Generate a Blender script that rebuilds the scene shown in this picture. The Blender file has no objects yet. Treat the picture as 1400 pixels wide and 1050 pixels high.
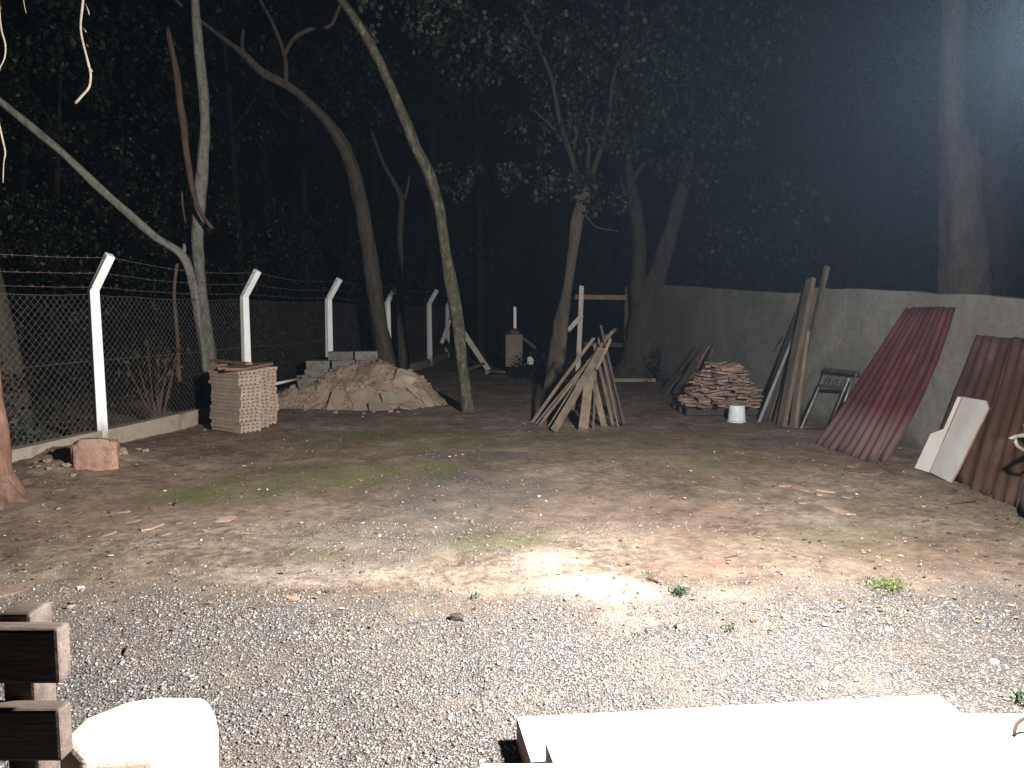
import bpy, math, random
import numpy as np
from mathutils import Vector, Matrix, noise

random.seed(7)
rng = np.random.default_rng(7)
PI = math.pi
sc = bpy.context.scene

# ------------------------------------------------------------------ camera
CAM_H = 1.55
PITCH = math.radians(5.33)
F_PX = 1050.0
cam_d = bpy.data.cameras.new("camera")
cam_d.sensor_width = 36.0
cam_d.lens = 27.0
cam_d.clip_start = 0.05
cam_d.clip_end = 600
cam = bpy.data.objects.new("camera", cam_d)
cam.location = (0, 0, CAM_H)
cam.rotation_euler = (PI / 2 - PITCH, 0, 0)
sc.collection.objects.link(cam)
sc.camera = cam

# ------------------------------------------------------------------ night sky, moonlight, exposure
world = bpy.data.worlds.new("World")
sc.world = world
world.use_nodes = True
wn = world.node_tree
wn.nodes.clear()
sky = wn.nodes.new("ShaderNodeTexSky")
sky.sky_type = 'NISHITA'
sky.sun_disc = False
sky.sun_elevation = math.radians(-2.0)
sky.sun_rotation = math.radians(60)
bg = wn.nodes.new("ShaderNodeBackground")
bg.inputs[1].default_value = 0.004
wo = wn.nodes.new("ShaderNodeOutputWorld")
wn.links.new(sky.outputs[0], bg.inputs[0])
wn.links.new(bg.outputs[0], wo.inputs[0])

moon_d = bpy.data.lights.new("moon", 'SUN')
moon_d.energy = 0.004
moon_d.angle = math.radians(2)
moon_d.color = (0.7, 0.8, 1.0)
moon = bpy.data.objects.new("moon", moon_d)
moon.rotation_euler = (math.radians(50), 0, math.radians(60))
sc.collection.objects.link(moon)

LAMP = Vector((1.70, 2.20, 2.40))
LAMP_AIM = Vector((-0.64, 0.77, -0.32)).normalized()
fl_d = bpy.data.lights.new("floodlight_beam", 'AREA')
fl_d.shape = 'RECTANGLE'
fl_d.size = 0.22
fl_d.size_y = 0.16
fl_d.energy = 1250
fl_d.color = (1.0, 0.96, 0.925)
fl = bpy.data.objects.new("floodlight_beam", fl_d)
fl.location = LAMP
fl.rotation_euler = LAMP_AIM.to_track_quat('-Z', 'Y').to_euler()
sc.collection.objects.link(fl)

sc.view_settings.view_transform = 'Standard'
sc.view_settings.look = 'None'
sc.view_settings.gamma = 1
sc.view_settings.use_curve_mapping = False
sc.view_settings.exposure = 0.0
sc.cycles.max_bounces = 5
sc.cycles.volume_bounces = 0
sc.cycles.use_denoising = True

# ------------------------------------------------------------------ pixel -> world helpers
CP, SP = math.cos(PITCH), math.sin(PITCH)
def ray(px, py):
    u = (px - 700) / F_PX
    v = -(py - 525) / F_PX
    # camera forward (0,CP,-SP), up (0,SP,CP)
    return Vector((u, CP + v * SP, -SP + v * CP))
def W(px, py, y):
    """point of the sight line at world distance y"""
    r = ray(px, py)
    return Vector((0, 0, CAM_H)) + r * (y / r.y)
def G(px, py, z=0.0):
    r = ray(px, py)
    return Vector((0, 0, CAM_H)) + r * ((z - CAM_H) / r.z)
def zat(px, py, P):
    return W(px, py, P.y).z

# ------------------------------------------------------------------ object helpers
col = sc.collection
def tag(o, label=None, cat=None, group=None, kind=None):
    if label: o["label"] = label
    if cat: o["category"] = cat
    if group: o["group"] = group
    if kind: o["kind"] = kind
    return o
def thing(name, label, cat, loc=(0, 0, 0), group=None, rotz=0):
    o = bpy.data.objects.new(name, None)
    o.empty_display_size = 0.2
    o.location = loc
    o.rotation_euler = (0, 0, rotz)
    col.objects.link(o)
    return tag(o, label, cat, group)
def link_mesh(name, me, m, parent=None, loc=None):
    if m is not None and not me.materials:
        me.materials.append(m)
    o = bpy.data.objects.new(name, me)
    if loc is not None: o.location = loc
    col.objects.link(o)
    if parent: o.parent = parent
    return o

def orth(d, up):
    d = d.normalized()
    w = up - d * up.dot(d)
    if w.length < 1e-5:
        w = Vector((1, 0, 0)) - d * d.x
    return w.normalized()

def catmull(pts, rad, sub):
    P = [pts[0] * 2 - pts[1]] + list(pts) + [pts[-1] * 2 - pts[-2]]
    op, orr = [], []
    for i in range(len(pts) - 1):
        a, b, c, d = P[i:i + 4]
        for k in range(sub):
            t = k / sub
            op.append(0.5 * ((2 * b) + (c - a) * t + (2 * a - 5 * b + 4 * c - d) * t * t + (3 * b - a - 3 * c + d) * t ** 3))
            orr.append(rad[i] + (rad[i + 1] - rad[i]) * t)
    op.append(pts[-1]); orr.append(rad[-1])
    return op, orr

class MB:
    def __init__(s):
        s.v, s.f = [], []
    def add(s, vs, fs):
        n = len(s.v)
        s.v += [Vector(v) for v in vs]
        s.f += [tuple(i + n for i in f) for f in fs]
        return s
    def hexa(s, c8):
        return s.add(c8, [(0, 3, 2, 1), (4, 5, 6, 7), (0, 1, 5, 4), (1, 2, 6, 5), (2, 3, 7, 6), (3, 0, 4, 7)])
    def box(s, c, size, X=Vector((1, 0, 0)), Y=Vector((0, 1, 0)), Z=Vector((0, 0, 1))):
        c = Vector(c); a, b, d = [q / 2 for q in size]
        return s.hexa([c - X * a - Y * b - Z * d, c + X * a - Y * b - Z * d, c + X * a + Y * b - Z * d, c - X * a + Y * b - Z * d,
                       c - X * a - Y * b + Z * d, c + X * a - Y * b + Z * d, c + X * a + Y * b + Z * d, c - X * a + Y * b + Z * d])
    def beam(s, p, q, w, t, wdir=Vector((1, 0, 0)), jit=0.0):
        d = (q - p).normalized(); X = orth(d, wdir); Y = d.cross(X)
        vs = []
        for e in (p, q):
            for a, b in ((-1, -1), (1, -1), (1, 1), (-1, 1)):
                vs.append(e + X * (a * w / 2 * (1 + random.uniform(-jit, jit))) + Y * (b * t / 2) + d * random.uniform(-jit, jit) * w * .5)
        return s.hexa(vs)
    def tube(s, pts, rad, n=8, sub=4, rough=0.0, seed=0.0, caps=True):
        pts = [Vector(p) for p in pts]
        if sub > 1: pts, rad = catmull(pts, rad, sub)
        base = len(s.v)
        X = None
        for i, p in enumerate(pts):
            d = (pts[min(i + 1, len(pts) - 1)] - pts[max(i - 1, 0)])
            if d.length < 1e-6: d = Vector((0, 0, 1))
            d.normalize()
            X = orth(d, X if X is not None else Vector((1, 0.3, 0)))
            Y = d.cross(X)
            for k in range(n):
                a = 2 * PI * k / n
                r = rad[i]
                if rough:
                    q = p * (0.9 / max(rad[0], .03) * .12) + Vector((math.cos(a) * .9, math.sin(a) * .9, seed))
                    r *= 1 + rough * noise.noise(q) + rough * .35 * noise.noise(Vector((math.cos(a) * 2.6, math.sin(a) * 2.6, p.z * 5 + seed)))
                s.v.append(p + (X * math.cos(a) + Y * math.sin(a)) * r)
        m = len(pts)
        for i in range(m - 1):
            for k in range(n):
                a = base + i * n + k; b = base + i * n + (k + 1) % n
                s.f.append((a, b, b + n, a + n))
        if caps:
            s.f.append(tuple(base + k for k in reversed(range(n))))
            s.f.append(tuple(base + (m - 1) * n + k for k in range(n)))
        return s
    def build(s, name, m, parent=None, smooth=False, bevel=0.0, rough=0.0):
        off = Vector(parent.matrix_basis.translation) if parent else Vector((0, 0, 0))
        pp = parent.parent if parent else None
        while pp:
            off = off + Vector(pp.matrix_basis.translation); pp = pp.parent
        me = bpy.data.meshes.new(name)
        me.from_pydata([v - off for v in s.v], [], s.f)
        if smooth:
            for p in me.polygons: p.use_smooth = True
        me.materials.append(m)
        o = bpy.data.objects.new(name, me)
        col.objects.link(o)
        if parent: o.parent = parent
        if bevel:
            b = o.modifiers.new("bevel", 'BEVEL'); b.width = bevel; b.segments = 2; b.limit_method = 'ANGLE'
        return o

def np_mesh(name, V, F, m, parent=None, k=None):
    """fast mesh from numpy arrays; F shape (n,k)"""
    me = bpy.data.meshes.new(name)
    n, k = F.shape
    me.vertices.add(len(V)); me.vertices.foreach_set("co", V.astype(np.float32).ravel())
    me.loops.add(n * k); me.loops.foreach_set("vertex_index", F.astype(np.int32).ravel())
    me.polygons.add(n)
    me.polygons.foreach_set("loop_start", np.arange(0, n * k, k, dtype=np.int32))
    me.polygons.foreach_set("loop_total", np.full(n, k, dtype=np.int32))
    me.update(calc_edges=True)
    me.materials.append(m)
    o = bpy.data.objects.new(name, me)
    col.objects.link(o)
    if parent:
        o.parent = parent
    return o

# ------------------------------------------------------------------ materials
def nd(nt, t, **kw):
    n = nt.nodes.new(t)
    for k, v in kw.items(): setattr(n, k, v)
    return n
def new_mat(name, rough=0.8, spec=0.3, metal=0.0):
    m = bpy.data.materials.new(name); m.use_nodes = True
    nt = m.node_tree; b = nt.nodes["Principled BSDF"]
    b.inputs["Roughness"].default_value = rough
    b.inputs["Specular IOR Level"].default_value = spec
    b.inputs["Metallic"].default_value = metal
    return m, nt, b
def coords(nt, scale=(1, 1, 1), kind='Object', rnd=True):
    tc = nd(nt, "ShaderNodeTexCoord")
    mp = nd(nt, "ShaderNodeMapping"); mp.inputs["Scale"].default_value = scale
    nt.links.new(tc.outputs[kind], mp.inputs[0])
    if rnd:
        oi = nd(nt, "ShaderNodeObjectInfo")
        ml = nd(nt, "ShaderNodeMath", operation='MULTIPLY'); ml.inputs[1].default_value = 37.0
        nt.links.new(oi.outputs["Random"], ml.inputs[0])
        cb = nd(nt, "ShaderNodeCombineXYZ")
        for i in range(3): nt.links.new(ml.outputs[0], cb.inputs[i])
        nt.links.new(cb.outputs[0], mp.inputs["Location"])
    return mp.outputs[0]
def nz(nt, vec, scale, detail=5, rough=0.6, dist=0.0):
    n = nd(nt, "ShaderNodeTexNoise")
    n.inputs["Scale"].default_value = scale; n.inputs["Detail"].default_value = detail
    n.inputs["Roughness"].default_value = rough; n.inputs["Distortion"].default_value = dist
    nt.links.new(vec, n.inputs["Vector"])
    return n.outputs["Fac"]
def ramp(nt, fac, stops):
    r = nd(nt, "ShaderNodeValToRGB")
    e = r.color_ramp.elements
    while len(e) < len(stops): e.new(0.5)
    for i, (p, c) in enumerate(stops):
        e[i].position = p; e[i].color = (*c, 1) if len(c) == 3 else c
    nt.links.new(fac, r.inputs[0])
    return r.outputs[0]
def mixc(nt, fac, a, b, mode='MIX'):
    n = nd(nt, "ShaderNodeMix", data_type='RGBA', blend_type=mode)
    if isinstance(fac, (int, float)): n.inputs[0].default_value = fac
    else: nt.links.new(fac, n.inputs[0])
    for i, q in ((6, a), (7, b)):
        if isinstance(q, tuple): n.inputs[i].default_value = (*q, 1)
        else: nt.links.new(q, n.inputs[i])
    return n.outputs[2]
def mth(nt, op, a, b=None, c=None, clamp=False):
    n = nd(nt, "ShaderNodeMath", operation=op, use_clamp=clamp)
    for i, q in enumerate((a, b, c)):
        if q is None: continue
        if isinstance(q, (int, float)): n.inputs[i].default_value = q
        else: nt.links.new(q, n.inputs[i])
    return n.outputs[0]
def bump(nt, b, h, strength=0.5, dist=0.01):
    n = nd(nt, "ShaderNodeBump")
    n.inputs["Strength"].default_value = strength; n.inputs["Distance"].default_value = dist
    nt.links.new(h, n.inputs["Height"]); nt.links.new(n.outputs[0], b.inputs["Normal"])
def simple(name, c1, c2, scale=6, rough=0.85, stretch=(1, 1, 1), c3=None, bstr=0.5, bdist=0.006, spec=0.25, metal=0.0, fine=60, hue=0.15, mul=0.55):
    """two- or three-tone noise material with fine relief and a little change of value from object to object"""
    m, nt, b = new_mat(name, rough, spec, metal)
    v = coords(nt, stretch)
    f = nz(nt, v, scale, 6, 0.65, 0.3)
    stops = [(0.3, c1), (0.68, c2)] if c3 is None else [(0.28, c1), (0.52, c2), (0.72, c3)]
    c = ramp(nt, f, stops)
    f2 = nz(nt, v, fine, 4, 0.7)
    c = mixc(nt, mul, c, ramp(nt, f2, [(0.25, (0.45, 0.45, 0.45)), (0.7, (1.15, 1.15, 1.15))]), 'MULTIPLY')
    oi = nd(nt, "ShaderNodeObjectInfo")
    g = ramp(nt, oi.outputs["Random"], [(0.0, (1 - hue,) * 3), (1.0, (1.0, 1.0, 1.0))])
    c = mixc(nt, 1.0, c, g, 'MULTIPLY')
    nt.links.new(c, b.inputs["Base Color"])
    bump(nt, b, mth(nt, 'ADD', f2, mth(nt, 'MULTIPLY', f, 1.5)), bstr, bdist)
    return m

def leaf_mat(name, c1, c2, c3=None, rough=.5):
    m, nt, b = new_mat(name, rough, .15)
    g = nd(nt, "ShaderNodeNewGeometry")
    st = [(0.0, c1), (0.75, c2), (1.0, c3 or c2)]
    nt.links.new(ramp(nt, g.outputs["Random Per Island"], st), b.inputs["Base Color"])
    return m

M = {}
M['bark_pale'] = simple('pale lichen bark', (0.0875, 0.0788, 0.0612), (0.2625, 0.2538, 0.2188), 9, stretch=(1, 1, .45), c3=(0.1750, 0.1837, 0.1313), bstr=.9, bdist=.012, mul=.9, fine=34)
M['bark_brown'] = simple('brown bark', (0.0281, 0.0223, 0.0174), (0.0809, 0.0651, 0.0495), 10, stretch=(1, 1, .3), c3=(0.0684, 0.0743, 0.0462), bstr=1, bdist=.02, mul=.9, fine=34)
M['bark_moss'] = simple('mossy speckled bark', (0.0298, 0.0269, 0.0182), (0.0835, 0.0778, 0.0480), 12, stretch=(1, 1, .6), c3=(0.1901, 0.1901, 0.1190), bstr=1, bdist=.015, mul=.9, fine=34)
M['bark_red'] = simple('reddish flaking bark', (0.128, 0.068, 0.048), (0.272, 0.160, 0.116), 7, stretch=(1, 1, .35), bstr=.9, bdist=.012, mul=.9, fine=34)
M['bark_warm'] = simple('warm pale knotty bark', (0.15, 0.115, 0.085), (0.32, 0.25, 0.19), 5, stretch=(1, 1, .3), bstr=.8, bdist=.02, mul=.9, fine=34)
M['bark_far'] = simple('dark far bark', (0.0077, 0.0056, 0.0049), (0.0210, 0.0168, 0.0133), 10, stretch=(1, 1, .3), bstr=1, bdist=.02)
M['bark_knot'] = simple('warm knotty bark', (0.09, 0.07, 0.052), (0.20, 0.16, 0.122), 5, stretch=(1, 1, .3), bstr=.8, bdist=.02, mul=.9, fine=34)
M['dead_wood'] = simple('dead twig wood', (0.0630, 0.0385, 0.0280), (0.1540, 0.1050, 0.0770), 12, stretch=(1, 1, .3), bstr=.6)
M['twig_pale'] = simple('dry pale twig', (0.2176, 0.1792, 0.1280), (0.3520, 0.3008, 0.2304), 20)
M['conc_white'] = simple('whitewashed concrete post', (0.78, 0.78, 0.76), (0.88, 0.88, 0.87), 5, bstr=.15, bdist=.002, fine=14, mul=.08, hue=.05)
def grimy(m, z0, z1, colr, amt):
    """dirt of its own shape near the foot of a thing, and thin run marks"""
    nt = m.node_tree; b = nt.nodes["Principled BSDF"]; src = b.inputs["Base Color"].links[0].from_socket
    v = coords(nt, (1, 1, 1)); g = nd(nt, "ShaderNodeNewGeometry"); sp = nd(nt, "ShaderNodeSeparateXYZ"); nt.links.new(g.outputs["Position"], sp.inputs[0])
    v2 = coords(nt, (1, 1, .12)); f = nz(nt, v, 7, 6, .7); f2 = nz(nt, v2, 22, 4, .6)
    a = ramp(nt, mth(nt, 'ADD', sp.outputs[2], mth(nt, 'MULTIPLY', f, .5)), [(z0, (1, 1, 1)), (z1, (0, 0, 0))])
    st = ramp(nt, f2, [(.58, (0, 0, 0)), (.8, (amt, amt, amt))])
    c = mixc(nt, st, src, tuple(q * 1.6 for q in colr)); c = mixc(nt, mth(nt, 'MULTIPLY', a, .85), c, colr)
    nt.links.new(c, b.inputs["Base Color"])
grimy(M['conc_white'], .35, .6, (0.16, 0.145, 0.10), .5)
M['conc_pale'] = simple('weathered pale concrete', (0.357, 0.323, 0.264), (0.561, 0.527, 0.459), 5, c3=(0.468, 0.425, 0.357), bstr=.6, bdist=.004)
M['conc_curb'] = simple('dirty concrete kerb', (0.16, 0.135, 0.105), (0.34, 0.29, 0.23), 3, c3=(0.24, 0.22, 0.17), bstr=.7, bdist=.006)
M['brick_pink'] = simple('dusty rendered lump', (0.176, 0.096, 0.068), (0.368, 0.224, 0.168), 6, c3=(0.288, 0.200, 0.152), bstr=.9, bdist=.01)
M['step_white'] = simple('white painted cement', (0.76, 0.755, 0.74), (0.86, 0.855, 0.845), 4, bstr=.25, bdist=.002, fine=30, mul=.12)
M['step_side'] = simple('brown cement side', (0.14, 0.10, 0.09), (0.22, 0.165, 0.15), 8)  # darker brown than the step tops, given to the left side faces only
M['stone_white'] = simple('whitewashed stone', (0.62, 0.48, 0.36), (0.84, 0.80, 0.73), 3.2, c3=(0.84, 0.79, 0.70), bstr=.4, bdist=.006, mul=.2, fine=25)
grimy(M['stone_white'], .45, .82, (0.46, 0.31, 0.2), .5)
M['tile_clay'] = simple('dusty clay block', (0.2668, 0.2024, 0.1564), (0.4232, 0.3312, 0.2622), 8, bstr=.5, bdist=.003)
M['brick_red'] = simple('red clay lath', (0.17, 0.10, 0.075), (0.30, 0.195, 0.15), 10, stretch=(1, 1, 1), bstr=.5)
M['sand'] = simple('builder sand', (0.17, 0.12, 0.085), (0.38, 0.29, 0.215), 3.5, c3=(0.28, 0.205, 0.15), bstr=1, bdist=.02, fine=45)
M['sand_crumb'] = leaf_mat('sand crumbs', (0.13, 0.09, 0.063), (0.32, 0.24, 0.175), (0.5, 0.4, 0.31), .95)
M['block_green'] = simple('mossy concrete block', (0.07, 0.066, 0.052), (0.22, 0.208, 0.175), 9, c3=(0.125, 0.128, 0.09), bstr=.9, bdist=.012, hue=.4)
M['slab_tan'] = simple('broken tan slab', (0.25, 0.19, 0.14), (0.38, 0.30, 0.23), 6, bstr=.6)
M['slab_green'] = simple('greenish slab', (0.21, 0.185, 0.135), (0.31, 0.275, 0.205), 6, bstr=.6)
M['rock'] = simple('pale boulder', (0.32, 0.26, 0.20), (0.50, 0.42, 0.33), 5, bstr=.8, bdist=.01)
M['stone_pink'] = simple('pink flagstone', (0.180, 0.113, 0.086), (0.378, 0.261, 0.198), 7, c3=(0.324, 0.225, 0.171), bstr=.8, hue=.5)
M['plank'] = simple('grey brown plank', (0.0816, 0.0612, 0.0442), (0.2040, 0.1598, 0.1156), 9, stretch=(1, 1, .25), bstr=.6, hue=.4)
M['plank_dark'] = simple('dark wet plank', (0.045, 0.035, 0.03), (0.11, 0.085, 0.065), 9, stretch=(1, 1, .25), bstr=.6, hue=.4)
M['plank_tan'] = simple('tan sawn plank', (0.1403, 0.1054, 0.0706), (0.2677, 0.2099, 0.1496), 9, stretch=(1, 1, .2), bstr=.5, hue=.3)
M['rail_wood'] = simple('dark stained rail', (0.06, 0.045, 0.038), (0.18, 0.14, 0.12), 9, stretch=(.3, 2, 2), bstr=.6, rough=.6)
M['wood_raw'] = simple('raw reddish timber', (0.22, 0.14, 0.09), (0.36, 0.25, 0.17), 10, stretch=(1, 1, .3))
M['metal_pipe'] = simple('galvanised pipe', (0.30, 0.30, 0.30), (0.5, 0.5, 0.5), 10, rough=.45, spec=.5, metal=.6)
M['metal_pale'] = simple('chipped pale painted steel', (0.16, 0.15, 0.135), (0.32, 0.3, 0.27), 12, rough=.5)
M['metal_dark'] = simple('dark iron', (0.03, 0.03, 0.032), (0.09, 0.085, 0.08), 12, rough=.6)
M['wire'] = simple('dull galvanised wire', (0.0992, 0.0942, 0.0868), (0.1686, 0.1587, 0.1488), 15, rough=.55, metal=.3)
M['barb'] = simple('rusty barbed wire', (0.0980, 0.0700, 0.0560), (0.1960, 0.1750, 0.1540), 15, rough=.6, metal=.3)
M['rust'] = simple('rust', (0.05, 0.026, 0.018), (0.11, 0.06, 0.04), 6)
M['bucket'] = simple('pale plastic bucket', (0.55, 0.62, 0.62), (0.74, 0.8, 0.8), 9, rough=.5, bstr=.1)
M['board_white'] = simple('dirty white board', (0.540, 0.522, 0.477), (0.684, 0.675, 0.639), 3, bstr=.2, bdist=.002, mul=.15)
M['board_edge'] = simple('raw board edge', (0.18, 0.11, 0.07), (0.3, 0.2, 0.13), 10)
M['leaf_brown'] = simple('dead brown leaf', (0.0840, 0.0385, 0.0245), (0.1890, 0.0980, 0.0630), 6, hue=.4)
M['tyre'] = simple('black tyre', (0.012, 0.012, 0.014), (0.03, 0.03, 0.034), 12, rough=.7)
M['rim'] = simple('peach painted rim', (0.45, 0.29, 0.2), (0.62, 0.42, 0.31), 8, rough=.55)
M['barrow'] = simple('dented grey purple steel tray', (0.10, 0.085, 0.09), (0.2, 0.165, 0.17), 6, rough=.6)
M['box_brown'] = simple('weathered brown box', (0.16, 0.125, 0.10), (0.27, 0.215, 0.175), 7)
M['slate'] = simple('dark grey sheet', (0.06, 0.06, 0.062), (0.12, 0.12, 0.12), 5)
M['lamp_body'] = simple('black lamp housing', (0.02, 0.02, 0.02), (0.04, 0.04, 0.04), 8, rough=.5)

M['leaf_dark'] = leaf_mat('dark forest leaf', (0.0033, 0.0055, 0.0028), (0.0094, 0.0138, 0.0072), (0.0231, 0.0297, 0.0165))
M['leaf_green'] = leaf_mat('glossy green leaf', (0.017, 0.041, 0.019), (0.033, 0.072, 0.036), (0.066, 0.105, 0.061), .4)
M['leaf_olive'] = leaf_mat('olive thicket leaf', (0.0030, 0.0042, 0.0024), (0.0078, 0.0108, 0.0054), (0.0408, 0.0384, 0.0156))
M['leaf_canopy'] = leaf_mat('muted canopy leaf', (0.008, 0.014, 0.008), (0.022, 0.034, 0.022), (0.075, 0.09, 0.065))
M['grass'] = leaf_mat('short grass', (0.05, 0.075, 0.022), (0.09, 0.13, 0.035), (0.17, 0.18, 0.07), .7)
M['litter'] = leaf_mat('dry leaf litter', (0.07, 0.04, 0.025), (0.24, 0.15, 0.09), (0.5, 0.42, 0.32), .8)

def gravel_stone_mat():
    m, nt, b = new_mat('gravel stones', .8, .3)
    g = nd(nt, "ShaderNodeNewGeometry")
    c = ramp(nt, g.outputs["Random Per Island"], [(0.0, (0.085, 0.078, 0.075)), (0.35, (0.138, 0.131, 0.128)), (0.68, (0.19, 0.18, 0.172)), (0.9, (0.25, 0.228, 0.206)), (1.0, (0.42, 0.39, 0.35))])
    v = coords(nt, rnd=False)
    c = mixc(nt, 1.0, c, ramp(nt, nz(nt, v, 1.6, 6, .7), [(0.3, (0.72, 0.74, 0.78)), (0.5, (1.0, 1.0, 1.0)), (0.7, (1.4, 1.32, 1.22))]), 'MULTIPLY')
    nt.links.new(c, b.inputs["Base Color"])
    return m
M['gravel'] = gravel_stone_mat()

# ------------------------------------------------------------------ ground
def H(x, y):
    """small undulation of the yard"""
    h = 0.022 * noise.noise(Vector((x * .55, y * .55, 1.3))) + 0.010 * noise.noise(Vector((x * 2.1, y * 2.1, 4.3))) + 0.005 * noise.noise(Vector((x * 6, y * 6, 9.1)))
    h += .014 * noise.noise(Vector((x * 3.3, y * 1.6, 14))) * (1 if y > 3.4 else .3)
    # loose soil heaped against the kerb at the left
    for cx, cy, r, a in ((-4.35, 7.35, .75, .10), (-4.75, 8.1, .5, .09), (-3.9, 8.7, .9, .03)):
        d2 = ((x - cx) ** 2 + (y - cy) ** 2) / (r * r)
        if d2 < 6: h += a * math.exp(-d2) * (1 + .5 * noise.noise(Vector((x * 7, y * 7, 2))))
    return h

def sm(t): 
    t = max(0.0, min(1.0, t)); return t * t * (3 - 2 * t)
def blob(x, y, px, py, rx, ry, soft=.5):
    c = G(px, py)
    d = math.hypot((x - c.x) / rx, (y - c.y) / ry)
    d += 0.35 * noise.noise(Vector((x * 1.3, y * 1.3, px * .01))) + .22 * noise.noise(Vector((x * 4, y * 4, py * .01)))
    return sm((1 + soft - d) / (2 * soft))
def masks(x, y):
    n1 = noise.noise(Vector((x * .8, y * .8, 11))) ; n2 = noise.noise(Vector((x * 3, y * 3, 12)))
    edge = 4.05 + (0.25 if x > 0 else -0.12 * x * .6) + .22 * n1 + .16 * n2 - (0.25 if x < -2 else 0)
    gravel = sm((edge - y) / 1.3 + .5)
    gravel = max(gravel, .75 * blob(x, y, 640, 665, 1.0, 1.1), .85 * blob(x, y, 640, 622, .65, .35, .3), .5 * blob(x, y, 560, 730, 1.1, .7), .45 * blob(x, y, 780, 690, 1.2, .8))
    gravel *= .88 + .36 * noise.noise(Vector((x * 2.2, y * 2.2, 31))) + .2 * noise.noise(Vector((x * 7, y * 7, 33)))
    gravel = max(0.0, min(1.0, gravel))
    moss = max(blob(x, y, 320, 674, .8, .45), 1.0 * blob(x, y, 470, 645, 1.1, .7), .65 * blob(x, y, 560, 600, 1.6, 1.3),
               .6 * blob(x, y, 680, 735, .45, .4), .5 * blob(x, y, 1210, 735, .7, .5), .6 * blob(x, y, 985, 630, .7, .9),
               .35 * blob(x, y, 900, 600, 2.2, 1.5), .9 * blob(x, y, 1215, 803, .12, .09, .3), .5 * blob(x, y, 420, 760, .3, .2), .5 * blob(x, y, 730, 600, 1.2, .7))
    sand = max(.35 * blob(x, y, 610, 695, .8, .3), blob(x, y, 822, 805, .36, .24, .7), blob(x, y, 888, 858, .26, .22, .9), .9 * blob(x, y, 748, 765, .24, .3, .7), .35 * blob(x, y, 700, 790, .9, .3),
               .5 * blob(x, y, 480, 785, 1.2, .22), .45 * blob(x, y, 980, 822, .7, .2), .45 * blob(x, y, 1130, 818, .3, .08), .4 * blob(x, y, 720, 745, .8, .35), .3 * blob(x, y, 300, 740, 1.0, .4))
    red = max(.8 * blob(x, y, 960, 775, .35, .2), .5 * blob(x, y, 860, 710, 1.0, .8), .55 * blob(x, y, 160, 690, 1.5, 1.2), .5 * blob(x, y, 1320, 770, .9, .6), .45 * blob(x, y, 1050, 620, 1.8, 1.2), .35 * blob(x, y, 300, 600, 1.6, 1.2))
    moss *= max(.15, min(1.25, .85 + 1.1 * noise.noise(Vector((x * 2.4, y * 1.7, 51))) + .6 * noise.noise(Vector((x * 6, y * 4, 52)))))
    return gravel, min(moss, 1.0), sand, red

def graded(lo_far, lo, hi, hi_far, step, n_out):
    mid = list(np.arange(lo, hi + 1e-6, step))
    a = [lo - (lo - lo_far) * (k / n_out) ** 2.5 for k in range(n_out, 0, -1)]
    b = [hi + (hi_far - hi) * (k / n_out) ** 2.5 for k in range(1, n_out + 1)]
    return a + mid + b
xs = graded(-220, -8, 7, 220, .075, 22)
ys = graded(-120, .5, 3.0, 0, .06, 14)[:-14]
ys = ys + list(np.arange(3.05, 8, .06)) + list(np.arange(8.05, 20, .12)) + [20 + 380 * (k / 24) ** 2.5 for k in range(1, 25)]
nx, ny = len(xs), len(ys)
GV = np.zeros((nx * ny, 3)); ATT = np.zeros((4, nx * ny))
i = 0
for y in ys:
    for x in xs:
        GV[i] = (x, y, H(x, y) if -12 < x < 12 and y < 30 and y > -3 else 0.0)
        if -9 < x < 8 and y < 21: ATT[:, i] = masks(x, y)
        else: ATT[:, i] = (0, .25, 0, .2)
        i += 1
ii, jj = np.meshgrid(np.arange(nx - 1), np.arange(ny - 1))
a = (jj * nx + ii).ravel()
GF = np.stack([a, a + 1, a + nx + 1, a + nx], 1)

XS = np.array(xs); YS = np.array(ys); ZG = GV[:, 2].reshape(ny, nx); AG = ATT.reshape(4, ny, nx)
def sample(grid, x, y):
    i_ = np.clip(np.searchsorted(XS, x) - 1, 0, nx - 2); j_ = np.clip(np.searchsorted(YS, y) - 1, 0, ny - 2)
    u = np.clip((x - XS[i_]) / (XS[i_ + 1] - XS[i_]), 0, 1); v = np.clip((y - YS[j_]) / (YS[j_ + 1] - YS[j_]), 0, 1)
    return grid[j_, i_] * (1 - u) * (1 - v) + grid[j_, i_ + 1] * u * (1 - v) + grid[j_ + 1, i_] * (1 - u) * v + grid[j_ + 1, i_ + 1] * u * v

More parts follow.
